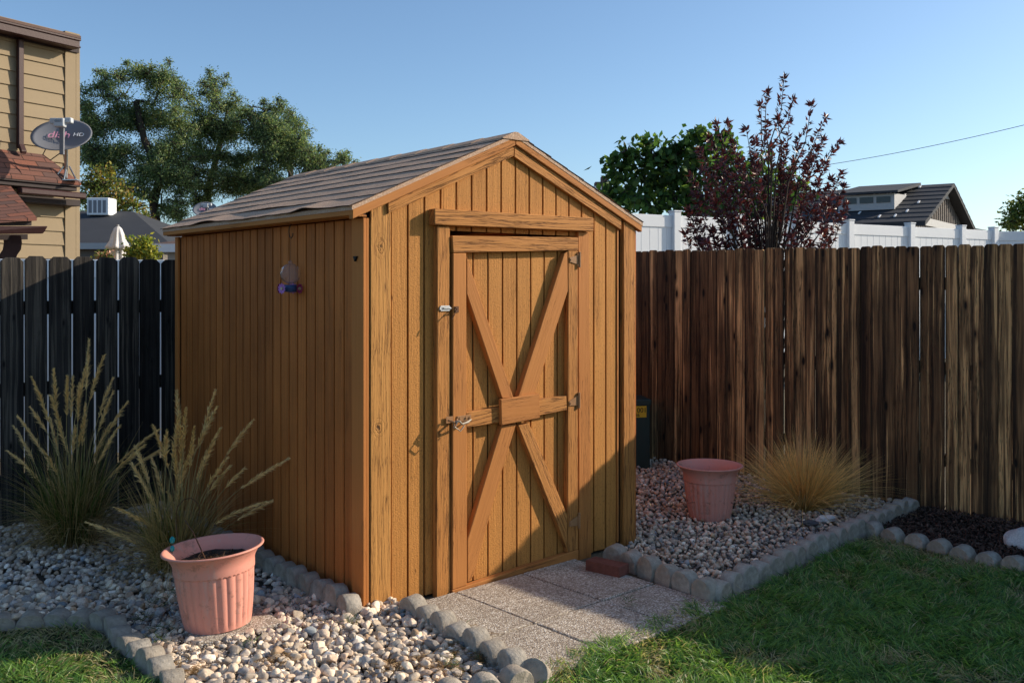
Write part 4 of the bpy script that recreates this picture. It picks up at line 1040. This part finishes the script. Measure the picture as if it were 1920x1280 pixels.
# porch roof corner, nearer
pa = [hl(U(-90, 342, 9.9)), hl(U(20, 349, 9.9)), hl(U(69, 408, 9.25)), hl(U(-90, 417, 8.7))]
mb = MB(); mb.prism(pa, (0, 0, -.03), (1, 0, 0)); mb.prism([hl(U(20, 349, 9.9)), hl(U(69, 408, 9.25)), hl(U(52, 396, 10.0))], (0, 0, -.03), (1, 0, 0)); mb.build('porch_roof', M['red_shingle'], hs)
pg = [hl(U(-90, 424, 8.66)), hl(U(91, 424, 9.25)), hl(U(82, 438, 9.25)), hl(U(-90, 440, 8.66))]
mb = MB(); mb.prism(pg, (-.06, .09, 0), (1, 0, 0)); mb.build('porch_gutter', M['maroon'], hs, .006)
pg = [hl(U(-90, 418, 8.72)), hl(U(60, 412, 9.3)), hl(U(60, 423, 9.3)), hl(U(-90, 424, 8.72))]
mb = MB(); mb.prism(pg, (-.05, .09, 0), (1, 0, 0)); mb.build('porch_fascia', M['dark_trim'], hs, .004)
mb = MB(); ctr = [(40, 441), (42, 455), (40, 468), (33, 478), (29, 490), (30, 505)]
prev = None
outp = [U(x, y, 9.35) for x, y in ctr]; inn = [U(x-13, y, 9.35) for x, y in ctr]
mb.prism([hl(p) for p in outp+inn[::-1]], (-.07, .09, 0)); mb.build('bracket', M['maroon'], hs, .006)
mb = MB(); mb.prism([hl(U(-90, 440, 9.0)), hl(U(52, 439, 9.45)), hl(U(52, 449, 9.45)), hl(U(-90, 452, 9.0))], (-.03, .10, 0), (1, 0, 0)); mb.build('porch_beam', M['dark_trim'], hs)
# thin meter tag on the corner
# satellite dish
def dish(c, wr, hr, nrm, foot, label, word, small=False):
    t = thing('satellite_dish', label, 'satellite dish', tuple(c)); n = Vector(nrm).normalized()
    rt = Vector((0, 0, 1)).cross(n).normalized(); up = n.cross(rt)
    # rt points to picture right when n faces the camera
    if rt.x < 0: rt = -rt
    P = []; m = 40; rings = 8
    for side in (0, 1):
        for j in range(rings+1):
            q = j/rings
            for k in range(m):
                a = 2*math.pi*k/m; p = rt*math.cos(a)*wr*q+up*math.sin(a)*hr*q+n*((q*q-1)*wr*.22-(.008 if side else 0)); P.append(p)
    o1 = (rings+1)*m; fs = []
    for j in range(rings):
        for k in range(m):
            k2 = (k+1) % m
            fs.append([j*m+k, j*m+k2, (j+1)*m+k2, (j+1)*m+k]); fs.append([o1+j*m+k, o1+(j+1)*m+k, o1+(j+1)*m+k2, o1+j*m+k2])
    for k in range(m): k2 = (k+1) % m; fs.append([rings*m+k, rings*m+k2, o1+rings*m+k2, o1+rings*m+k])
    mb = MB(); mb.poly(P, fs); rf_ = mb.build('reflector', M['dish'], t, smooth=True)
    ft = Vector(foot)-Vector(c)
    mb = MB(); mb.tube([n*(-wr*.22-.01), n*(-wr*.22-.06)+Vector((0, .03, -.05)), ft+Vector((0, 0, .16)), ft], [.022, .02, .019, .019], 10)
    mb.build('mast', M['metal'], t, smooth=True)
    mb = MB(); low = up*(-hr*.98); l2 = low+Vector((.01, -.05, -.02)); lnb = n*.20-up*.13+rt*.075
    mb.prism([low+rt*-.012+Vector((.05, 0, -.05)), low+rt*.03+Vector((.05, 0, -.05)), lnb+rt*.03, lnb-rt*.015], (0, .03, 0)); mb.build('feed_arm', M['dish'], t, .003)
    mb = MB(); c2 = lnb+Vector((0, -.01, .05)); mb.box(c2.x-.06, c2.x+.055, c2.y-.04, c2.y+.04, c2.z-.045, c2.z+.05)
    mb.box(c2.x-.115, c2.x-.03, c2.y-.01, c2.y+.06, c2.z-.01, c2.z+.055); mb.box(c2.x+.04, c2.x+.12, c2.y-.01, c2.y+.06, c2.z+.0, c2.z+.06)
    ln_ = mb.build('receiver_head', M['lnb'], t, .015, seg=2)
    mtx = Matrix((rt, up, n)).transposed().to_euler()
    text('dish', 'lettering', M['pink'], n*(-wr*.10)+rt*(-wr*.12)+up*(hr*.10), mtx, wr*.47, rf_, .001)
    text('HD', 'lettering', M['white_ink'], n*(-wr*.06)+rt*(wr*.54)+up*(hr*.08), mtx, wr*.25, rf_, .001)
    if not small:
        text('dish', 'lettering', M['dish'], c2+Vector((0, -.043, .02)), (R(90), 0, 0), .05, ln_, .0008)
        mb = MB(); mb.tube([n*-.06+rt*-.12, Vector((-.20, 0, -.22)), Vector((-.12, 0, -.28)), Vector((.0, .05, -.17)), Vector((.03, .08, -.1))], .006, 6); mb.build('cable', M['ink'], t, smooth=True)
    mb = MB()
    for dx in (-.10, 0, .12): mb.tube([ft+Vector((dx*.3, 0, .13)), ft+Vector((dx*1.1, -.05, -.02))], .009, 6)
    mb.box(ft.x-.11, ft.x+.15, ft.y-.06, ft.y+.06, ft.z-.03, ft.z-.018); mb.build('foot', M['metal'], t)
    return t
dish(U(115, 252, 10.2), .315, .255, (.08, -.72, .62), U(124, 334, 10.55), 'grey satellite dish with pink lettering on the tan house pent roof', 'dish')

# ================================================================ FAR LEFT: houses, trees, umbrella
def roof_house(name, label, x0, x1, y0, y1, ze, zr, hipL, hipR, m, wallm, fascia=None, ov=.3):
    t = thing(name, label, 'house', (0, 0, 0)); mb = MB(); mb.box(x0, x1, y0, y1, 0, ze, 'x'); mb.build('wall', wallm, t)
    ym = (y0+y1)/2; A, B, C_, D2 = (x0-ov, y0-ov, ze), (x1+ov, y0-ov, ze), (x1+ov, y1+ov, ze), (x0-ov, y1+ov, ze)
    r0, r1 = (x0-ov+hipL, ym, zr), (x1+ov-hipR, ym, zr)
    mb = MB(); P = [A, B, C_, D2, r0, r1]; P += [(p[0], p[1], p[2]-.12) for p in (A, B, C_, D2)]
    mb.poly(P, [[0, 1, 5, 4], [1, 2, 5], [2, 3, 4, 5], [3, 0, 4], [9, 8, 7, 6]], (1, 0, 0)); mb.build('roof', m, t)
    mb = MB(); mb.prism([(x0-ov, y0-ov-.004, ze-.16), (x1+ov, y0-ov-.004, ze-.16), (x1+ov, y0-ov-.004, ze+.01), (x0-ov, y0-ov-.004, ze+.01)], (0, .03, 0)); mb.prism([(x1+ov-.03, y0-ov+.03, ze-.16), (x1+ov, y0-ov+.03, ze-.16), (x1+ov, y0-ov+.03, ze), (x1+ov-.03, y0-ov+.03, ze)], (0, y1-y0+2*ov-.04, 0))
    mb.build('fascia', fascia or M['pale_trim'], t); return t
dk = roof_house('house', 'house with dark slate roof and rooftop cooler beyond the left fence', -22, -9.8, 26.5, 33.5, 2.72, 3.9, 2.5, 2.55, M['slate'], M['board_batten'])
c0 = U(185, 384, 29.5)
ac = thing('rooftop_cooler', 'white louvred evaporative cooler on the dark slate roof', 'cooler', (c0.x+.10, c0.y, 3.72))
mb = MB(); mb.box(-.34, .34, -.3, .3, .0, .54, 'x'); mb.build('housing', M['white_vinyl'], ac, .02)
for k in range(4): mb = MB(); mb.box(-.28+k*.145, -.28+k*.145+.10, -.306, -.300, .07, .46, 'z'); mb.build('louvre', M['dish'], ac)
roof_house('house', 'low brown roofed house with white fascia beside the shed back corner', -7.3, -4.4, 20, 26, 2.42, 2.95, 1.6, .0, M['brown_roof'], M['pale_trim'], M['white_vinyl'])
dish(U(384, 392, 21.5), .27, .21, (.1, -.8, .55), U(390, 425, 21.6), 'small distant satellite dish just above the shed roof edge', 'dish', True)
e_ = U(1128, 350, 18.7)
hb = roof_house('house', 'sliver of a house with pale gutter and brown chimney behind the shed roof', -4.5, e_.x-.3, 19, 25, e_.z, e_.z+.42, 1.2, 1.6, M['brown_roof'], M['board_batten'], M['white_vinyl'])
mb = MB(); p_ = U(1134, 330, 18.8); mb.box(p_.x-.06, p_.x+.06, p_.y, p_.y+.3, 0, p_.z, 'z'); p_ = U(1121, 341, 18.8); mb.box(p_.x-.05, p_.x+.06, p_.y, p_.y+.3, 0, p_.z, 'z'); mb.build('chimney', M['brown_roof'], hb)

# umbrella
Zu = 14.5; pc = U(221, 425, Zu); um = thing('patio_umbrella', 'closed white patio umbrella behind the left fence', 'umbrella', (pc.x, Zu, 0))
mb = MB(); n = 48; prof = [(.03, 0), (.06, -.03), (.085, -.12), (.11, -.22), (.15, -.30), (.165, -.335), (.10, -.345), (.105, -.45), (.12, -.62), (.13, -.80), (.10, -.82)]
P = []
for i, (r_, dz) in enumerate(prof):
    for k in range(n):
        a = 2*math.pi*k/n; q = r_*(1+.16*math.sin(a*8)*(i > 1)+(.05*math.sin(a*16+1) if i > 5 else 0)); P.append((q*math.cos(a), q*math.sin(a), pc.z+dz+(.015*math.sin(a*8) if i in (4, 5, 9) else 0)))
mb.poly(P, [[i*n+k, (i+1)*n+k, (i+1)*n+(k+1) % n, i*n+(k+1) % n] for i in range(len(prof)-1) for k in range(n)]); mb.build('canopy', M['fabric'], um, smooth=True)
mb = MB(); mb.tube([(0, 0, 0), (0, 0, pc.z+.03)], .02, 8); mb.build('pole', M['pale_trim'], um); mb = MB(); mb.tube([(0, 0, 0), (0, 0, .1)], [.25, .2], 16); mb.build('base', M['dish'], um)

def crown(name, label, cat, base, clumps, lsz, nleaf, cols, trunks, mleaf='leaf', twl=1.0, aspect=.45, group=None, droop=.3, flatten=.8, sky=.0, trunk_r=.16, twig_r=.012):
    """clumps: (px,py,Z,radius px); limbs run from the trunk top to each clump"""
    t = thing(name, label, cat, (base[0], base[1], 0), 0, group); bv = Vector((base[0], base[1], 0))
    mb = MB(); parts = []
    tr = [Vector(q)-bv for q in trunks]
    mb.tube(tr, [trunk_r*(1-.45*i/max(1, len(tr)-1)) for i in range(len(tr))], 9, caps=True)
    cs_ = []
    for (px, py, Z, rp) in clumps:
        c = U(px, py, Z)-bv; c.y += random.uniform(-.6, .6)*rp/F*Z*1.5; cs_.append((min((q-c).length for q in tr), len(cs_), c, rp, Z))
    nodes = [(q, trunk_r*.62) for q in tr[1:]]
    for (_, _, c, rp, Z) in sorted(cs_, key=lambda q: q[0]):
        r_ = rp/F*Z
        st, pr0 = min(nodes, key=lambda q: (q[0]-c).length+(1.2 if q[0].z > c.z+.3 else 0)); mid = st.lerp(c, .5)+Vector((random.uniform(-.15, .15)*r_, random.uniform(-.2, .2), .12*(c-st).length))
        rr = max(twig_r*1.3, pr0*.66); nodes.append((c, rr*.7)); mb.tube([st, st.lerp(mid, .5), mid, mid.lerp(c, .6), c], [rr, rr*.85, rr*.65, rr*.45, rr*.25], 6, caps=False)
        nt = max(10, int(26*twl)); per = max(3, int(nleaf*(rp*rp)/1500/nt))
        for _ in range(nt):
            d = Vector((random.gauss(0, 1), random.gauss(0, 1), random.gauss(.25, .8))).normalized()
            ln = r_*random.choice((random.uniform(.5, 1.1), random.uniform(.8, 1.5))); e = c+Vector((d.x*ln, d.y*ln, d.z*ln*flatten)); m1 = c.lerp(e, .5)+Vector((0, 0, .12*ln))
            e.z -= droop*.3*ln
            if random.random() < .5: mb.tube([c, m1, e], [twig_r, twig_r*.7, twig_r*.3], 4, caps=False)
            s = rng.uniform(.35, 1.0, per); ca, mm, ee = np.array(c), np.array(m1), np.array(e)
            Q = ((1-s)**2)[:, None]*ca+(2*s*(1-s))[:, None]*mm+(s*s)[:, None]*ee
            Q = Q+rng.normal(0, r_*.085+lsz*.5, Q.shape)
            D = rng.normal(size=Q.shape)+np.array([0, 0, -droop])+np.array(d)*.6
            cc = np.array(cols)[rng.integers(0, len(cols), per)]*rng.uniform(.65, 1.3, (per, 1))*random.uniform(.8, 1.2)
            parts.append(leaves(Q, D, lsz*rng.uniform(.6, 1.3, per), lsz*aspect*rng.uniform(.7, 1.2, per), cc))
    mb.build('trunk', M['bark'], t, smooth=True)
    V, Fq, C = merge(parts); npmesh('crown', V, Fq, M[mleaf], C, t)
    return t
EG = [(.19, .28, .12), (.25, .35, .15), (.13, .21, .10), (.38, .42, .19), (.13, .20, .12)]
Zt = 36
def dense(cl, Z, k=1): return [(x, y, Z, r) for x, y, r in cl]
def fill(cl, Z):
    out = dense(cl, Z)
    cx, cy = sum(q[0] for q in cl)/len(cl), sum(q[1] for q in cl)/len(cl)
    for i in range(len(cl)):
        x, y, r = random.choice(cl); d = math.hypot(x-cx, y-cy) or 1
        if y < cy+30: out.append((x+(x-cx)/d*r*.9+random.uniform(-6, 6), y+(y-cy)/d*r*.9+random.uniform(-6, 6), Z+random.uniform(-1, 1), random.uniform(6, 11)))
    for i, (x, y, r) in enumerate(cl):
        nb = sorted(((x-a)**2+(y-b)**2, a, b, c) for a, b, c in cl)[1:4]
        for _, a, b, c in nb:
            if random.random() < .85: out.append(((x+a)/2+random.uniform(-5, 5), (y+b)/2+random.uniform(-5, 5), Z+random.uniform(-1, 1), (r+c)/2*.75))
    return out
gt = 'tall elms beyond the dark roof'
A1 = [(165, 180, 24), (160, 210, 26), (170, 255, 34), (200, 150, 22), (215, 185, 30), (245, 145, 26), (262, 128, 18), (285, 145, 22), (315, 140, 22), (300, 175, 32), (335, 160, 20), (348, 185, 24), (225, 230, 36), (275, 215, 36), (325, 225, 34), (345, 250, 28), (180, 300, 34), (230, 285, 36), (280, 275, 34), (320, 290, 30), (215, 335, 30), (310, 335, 30), (270, 325, 26), (330, 380, 26), (345, 345, 24), (290, 365, 22), (250, 365, 24), (155, 285, 22), (312, 402, 22), (345, 410, 18), (250, 225, 52), (300, 325, 52), (205, 290, 44), (335, 280, 44), (340, 330, 30), (180, 240, 30)]
crown('elm_tree', 'tall green elm beyond the slate roof, nearest the tan house', 'tree', (U(295, 430, Zt).x, Zt), fill(A1, Zt), .095, 1250, EG, [(U(297, 532, Zt).x, Zt, 0), U(297, 440, Zt), U(288, 385, Zt), U(300, 330, Zt), U(270, 260, Zt), U(255, 190, Zt)], group=gt, trunk_r=.20, twig_r=.018, droop=.5)
A2 = [(395, 152, 16), (388, 178, 22), (420, 160, 16), (410, 205, 30), (445, 195, 22), (455, 222, 26), (390, 240, 34), (430, 250, 34), (470, 255, 28), (395, 290, 32), (440, 300, 34), (480, 300, 30), (410, 335, 28), (455, 345, 28), (490, 340, 24), (430, 360, 18), (375, 320, 20), (495, 270, 22)]
A2 += [(366, 215, 22), (372, 250, 24), (362, 285, 24), (368, 340, 20), (350, 310, 20), (482, 225, 18), (488, 250, 20), (420, 250, 52), (430, 330, 50), (385, 365, 32), (360, 385, 24), (470, 360, 30)]
crown('elm_tree', 'tall elm in the middle of the row above the shed roof', 'tree', (U(389, 430, Zt+3).x, Zt+3), fill(A2, Zt+2), .095, 1250, EG, [(U(389, 532, Zt+3).x, Zt+3, 0), U(389, 420, Zt+3), U(390, 360, Zt+3), U(405, 300, Zt+3), U(420, 240, Zt+2)], group=gt, trunk_r=.18, twig_r=.018, droop=.5)
A3 = [(505, 205, 16), (525, 200, 18), (515, 235, 28), (550, 220, 22), (560, 250, 28), (525, 270, 32), (570, 280, 28), (540, 305, 32), (585, 300, 24), (505, 310, 26), (520, 340, 22), (600, 285, 14), (612, 305, 16), (635, 292, 9), (640, 306, 12), (653, 300, 6), (575, 325, 20), (480, 215, 12), (545, 345, 16), (495, 230, 18), (500, 255, 22), (492, 285, 20), (505, 350, 18), (580, 345, 14), (610, 325, 12), (540, 285, 52), (490, 345, 40), (590, 312, 30), (520, 250, 36)]
crown('elm_tree', 'elm at the right end of the row sloping down to the shed roof', 'tree', (U(540, 430, Zt+4).x, Zt+4), fill(A3, Zt+1), .095, 1250, EG, [(U(540, 532, Zt+4).x, Zt+4, 0), U(540, 400, Zt+4), U(545, 330, Zt+4), U(545, 270, Zt+3)], group=gt, trunk_r=.16, twig_r=.018, droop=.5)
YG = [(.36, .34, .08), (.22, .28, .08), (.38, .26, .08), (.12, .18, .05)]
crown('yellowing_tree', 'small yellowing tree behind the rooftop cooler', 'tree', (U(205, 430, 33).x, 33), dense([(185, 330, 20), (200, 322, 16), (175, 355, 24), (205, 350, 24), (225, 370, 22), (240, 385, 20), (160, 345, 16), (195, 380, 26), (262, 385, 16), (270, 405, 14), (235, 355, 14), (155, 380, 20), (215, 395, 22)], 33), .17, 750, YG, [(U(205, 532, 33).x, 33, 0), U(205, 420, 33), U(200, 360, 33)], trunk_r=.16, twig_r=.02)
crown('rose_bush', 'yellow green rose bush beside the closed umbrella', 'bush', (U(268, 480, 14).x, 14), dense([(262, 462, 14), (275, 456, 12), (250, 475, 12), (285, 470, 12), (268, 478, 16), (290, 482, 10), (245, 487, 9)], 14), .065, 1500, [(.34, .38, .06), (.45, .42, .08), (.16, .24, .06)], [(U(268, 532, 14).x, 14, 0), U(268, 500, 14), U(268, 480, 14)], trunk_r=.03, twig_r=.006, aspect=.6)
crown('rose_bush', 'low rose bush with peach blooms left of the closed umbrella', 'bush', (U(194, 485, 14).x, 14), dense([(190, 482, 9), (200, 480, 8), (183, 488, 7), (194, 490, 10)], 14), .06, 2200, [(.18, .24, .06), (.26, .30, .08), (.8, .45, .35)], [(U(194, 532, 14).x, 14, 0), U(194, 505, 14), U(194, 490, 14)], trunk_r=.025, twig_r=.006, aspect=.6)

# ================================================================ RIGHT: green tree, plum, far house
BG = [(.085, .18, .045), (.06, .13, .035), (.20, .32, .07), (.08, .14, .045)]
Zg = 15.2
gc = [(1150, 300, 16), (1160, 330, 24), (1155, 365, 26), (1175, 285, 16), (1195, 300, 22), (1215, 268, 14), (1222, 300, 22), (1205, 335, 28), (1190, 370, 28), (1235, 345, 28), (1245, 315, 22), (1255, 375, 28), (1270, 330, 26), (1285, 290, 20), (1300, 262, 16), (1315, 255, 14), (1305, 300, 26), (1330, 275, 20), (1300, 345, 30), (1340, 320, 28), (1370, 290, 22), (1350, 365, 28), (1385, 330, 26), (1400, 375, 26), (1420, 310, 20), (1435, 345, 24), (1465, 330, 18), (1480, 365, 20), (1225, 390, 20), (1310, 385, 24), (1148, 392, 16), (1355, 255, 12), (1500, 345, 12), (1258, 290, 16), (1270, 275, 14), (1245, 282, 12)]
crown('green_tree', 'broad leaved green tree behind the white fence and plum', 'tree', (U(1300, 430, Zg).x, Zg), dense(gc, Zg), .135, 300, BG, [(U(1300, 532, Zg).x, Zg, 0), U(1300, 440, Zg), U(1295, 380, Zg), U(1290, 320, Zg)], trunk_r=.12, twig_r=.012, aspect=.75, droop=1.3)
crown('leafy_tree', 'leafy green tree cut by the right edge of the photo', 'tree', (U(1935, 430, 40).x, 40), dense([(1900, 400, 16), (1915, 385, 18), (1890, 418, 14), (1930, 370, 20), (1950, 390, 26), (1905, 425, 16), (1940, 420, 24), (1975, 380, 26), (1925, 405, 20)], 40), .2, 1300, [(.22, .28, .07), (.12, .19, .06), (.34, .34, .08)], [(U(1935, 532, 40).x, 40, 0), U(1935, 440, 40), U(1935, 400, 40)], trunk_r=.2, twig_r=.03)

def plum():
    Z = 9.3; bx = U(1440, 700, Z).x; t = thing('purple_leaf_plum', 'purple leaved plum tree rising between brown and white fences', 'tree', (bx, Z, 0)); bv = Vector((bx, Z, 0))
    mb = MB(); parts = []; PC = [(.12, .032, .038), (.18, .040, .045), (.065, .026, .038), (.22, .045, .045), (.08, .032, .046)]
    shoots = []
    tops = [(1470, 148), (1440, 172), (1425, 200), (1488, 185), (1520, 200), (1548, 222), (1572, 268), (1580, 322), (1578, 352), (1438, 232), (1455, 222), (1477, 232), (1398, 245), (1345, 235), (1365, 232), (1330, 260), (1310, 285), (1415, 265), (1500, 262), (1530, 275), (1545, 262), (1470, 270), (1445, 275), (1375, 270), (1355, 285), (1296, 330), (1318, 320), (1515, 300), (1550, 310), (1490, 300), (1420, 300), (1390, 305), (1460, 305), (1340, 315), (1300, 365), (1290, 395), (1535, 345), (1560, 335), (1380, 335), (1430, 335), (1475, 340), (1510, 345), (1330, 360), (1550, 380), (1585, 385), (1570, 408), (1295, 425), (1310, 405), (1345, 395), (1400, 370), (1450, 375), (1495, 385), (1530, 400), (1370, 410), (1420, 405), (1470, 415), (1510, 425), (1545, 430), (1340, 430), (1390, 440), (1440, 440), (1485, 450), (1325, 455), (1285, 440), (1550, 450), (1365, 460), (1420, 462), (1520, 460), (1460, 470), (1405, 350), (1355, 345), (1485, 320), (1440, 390), (1310, 450), (1360, 372), (1415, 425), (1500, 405), (1465, 358), (1385, 385)]
    for (px, py) in tops:
        tip = U(px+random.uniform(-3, 3), py+random.uniform(-3, 3), Z+random.uniform(-.45, .45))-bv
        f = min(1, max(0, (py-150)/320)); ax = U(1440+(px-1440)*(.25+.45*f), min(py+90+60*random.random(), 520), Z).x-bx
        b = Vector((ax, tip.y*.5, max(.9, tip.z-random.uniform(.45, .75)))); mid = b.lerp(tip, .55)+Vector((.04*(1 if px > 1440 else -1), 0, -.02))
        ql = [b, b.lerp(mid, .5), mid, mid.lerp(tip, .55), tip]; mb.tube(ql, [.007, .006, .0045, .0035, .002], 5, caps=False)
        root = Vector((ax*.25, b.y*.3, max(.3, b.z-.9))); mb.tube([root, root.lerp(b, .5)+Vector((ax*.06, 0, .0)), b], [.012, .009, .007], 5, caps=False)
        ln = (tip-b).length; nl = int(34*ln/.55*(1.0 if py < 260 else 1.9)); s = rng.uniform(.12, 1, nl)**.8
        A = np.array([q[:] for q in (b, mid, tip)]); Q = ((1-s)**2)[:, None]*A[0]+(2*s*(1-s))[:, None]*A[1]+(s*s)[:, None]*A[2]
        T = np.array((tip-b).normalized()[:]); D = rng.normal(0, .8, Q.shape); D = D-np.outer(D@T, T); D = unit(D)+T*rng.uniform(.1, 1.0, (nl, 1))
        cc = np.array(PC)[rng.integers(0, len(PC), nl)]*rng.uniform(.6, 1.25, (nl, 1))
        parts.append(leaves(Q, D, rng.uniform(.045, .085, nl), rng.uniform(.018, .030, nl), cc, .25))
        k = 12; D = rng.normal(0, .7, (k, 3))+T*.7                   # rosette at the tip
        parts.append(leaves(np.tile(A[2], (k, 1)), D, rng.uniform(.05, .085, k), rng.uniform(.018, .028, k), np.array(PC)[rng.integers(0, len(PC), k)], .3))
    mb.tube([(0, 0, 0), (.02, 0, .5), (0, 0, 1.1), (.03, 0, 1.7), (.02, 0, 2.3)], [.04, .035, .03, .022, .012], 8); mb.build('trunk', M['bark'], t, smooth=True)
    V, Fq, C = merge(parts); npmesh('crown', V, Fq, M['plum_leaf'], C, t)
plum()

# gabled building with dormer
FF = Frame(.4274*28, 28, math.atan2(.809, .588)); fh = thing('house', 'dark roofed gabled outbuilding with three window dormer beyond the white fence', 'house', (FF.x, FF.y, 0), FF.yaw)
# local x: along the gable end, local y: away to the left along the ridge
w_, ln_, ze_, rise = 7.5, 9.0, 3.46, 1.36
mb = MB(); mb.prism([(0, 0, 0), (w_, 0, 0), (w_, 0, ze_), (w_/2, 0, ze_+rise), (0, 0, ze_)], (0, .2, 0))
mb.box(0, .2, .2, ln_, 0, ze_, 'z'); mb.box(w_-.2, w_, .2, ln_, 0, ze_, 'z'); k = 0
for i in range(26):
    x = i*.3; zt2 = ze_+rise*(1-abs(x-w_/2)/(w_/2))-.1; mb.box(x, x+.05, -.03, -.002, 1.2, zt2, 'z')
mb.build('wall', M['board_batten'], fh)
mb = MB(); mb.prism([(.3, -.06, ze_-.08), (w_-.3, -.06, ze_-.08), (w_-.55, -.06, ze_+.16), (.55, -.06, ze_+.16)], (0, .055, 0)); mb.prism([(w_/2-.75, -.06, ze_+rise*.70), (w_/2+.75, -.06, ze_+rise*.70), (w_/2+.4, -.06, ze_+rise*.86), (w_/2-.4, -.06, ze_+rise*.86)], (0, .055, 0)); mb.build('gable_trim', M['pale_trim'], fh)
mb = MB(); ov = .3
sl_ = rise/(w_/2)
for sx in (0, 1):
    X0_, Xr = (-ov, w_/2) if not sx else (w_+ov, w_/2); z0_, zr_ = ze_-ov*sl_+.06, ze_+rise+.06
    nc = 9
    for c in range(nc):
        a, b = c/nc, (c+1)/nc+.02; q = lambda u, h: (X0_+(Xr-X0_)*u, z0_+(zr_-z0_)*u+h)
        (xA, zA), (xB, zB) = q(a, .03), q(min(b, 1), 0)
        mb.prism([(xA, -.35, zA), (xB, -.35, zB), (xB, -.35, zB-.03), (xA, -.35, zA-.05)], (0, 6.2 if c > 5 else ln_+.5-.35*c, 0), (0, 1, 0))
    mb.prism([(X0_, -.34, z0_-.03), (Xr, -.34, zr_-.03), (Xr, -.34, zr_-.12), (X0_, -.34, z0_-.12)], (0, 6.0, 0), (0, 1, 0))
mb.build('roof', M['slate'], fh)
for k in range(22):
    u = random.choice([.12, .23, .45, .56, .67, .78, .89]); y = random.uniform(.1, 2.4) if u > .3 else random.uniform(.3, 3.5)
    X_ = -ov+(w_/2+ov)*u; z_2 = ze_-ov*sl_+.06+(rise+ov*sl_)*u+.05; mb = MB()
    mb.prism([(X_, y, z_2-.02), (X_+.20, y, z_2+.20*sl_-.02), (X_+.20, y+.05, z_2+.20*sl_-.02), (X_, y+.05, z_2-.02)], (0, 0, .03)); mb.build('snow_guard', M['white_vinyl'], fh)
dm = MB(); xd0 = .95; y0d = FF.PX(1677, 385, xd0)[0]; y1d = FF.PX(1572, 385, xd0)[0]; zb_ = FF.PX(1677, 389, xd0)[1]; zt3 = FF.PX(1677, 362, xd0)[1]; dwn = y1d-y0d
dm.box(xd0, xd0+.1, y0d, y1d, zb_-.05, zt3, 'z'); dm.prism([(xd0+.1, y0d, zb_), (xd0+.1, y0d, zt3), (w_/2-.3, y0d, zt3+.08), (w_/2-.2, y0d, ze_+rise-.05)], (0, y1d-y0d, 0)); dmo = dm.build('dormer', M['pale_trim'], fh)
mb = MB(); mb.prism([(xd0-.2, y0d-.15, zt3), (xd0-.2, y0d-.15, zt3+.07), (w_/2, y0d-.15, ze_+rise+.14), (w_/2, y0d-.15, ze_+rise+.04)], (0, y1d-y0d+.3, 0)); mb.build('dormer_roof', M['slate'], dmo)
for k in range(3):
    ya = y0d+dwn*(.07+k*.30); mb = MB(); mb.box(xd0-.03, xd0-.002, ya, ya+dwn*.24, zb_+(zt3-zb_)*.38, zb_+(zt3-zb_)*.80, 'y'); wd_ = mb.build('window', M['window'], dmo)
roof_house('house', 'distant low house with grey roof and vents at right', U(1790, 430, 45).x, U(1862, 430, 45).x, 45, 52, 1.6+95*45/F, 1.6+112*50/F, 1, 2.5, M['slate'], M['board_batten'])

# overhead wire
wr = MB(); pts = []
A_, B_ = U(2300, 130, 18), U(1380, 330, 27)
for i in range(25):
    s = i/24; p = A_.lerp(B_, s); p.z -= .30*4*s*(1-s); pts.append(p)
wr.tube(pts, .007, 5); tag(wr.build('utility_wire', M['wire']), 'thin black overhead wire crossing the sky at right', 'wire')
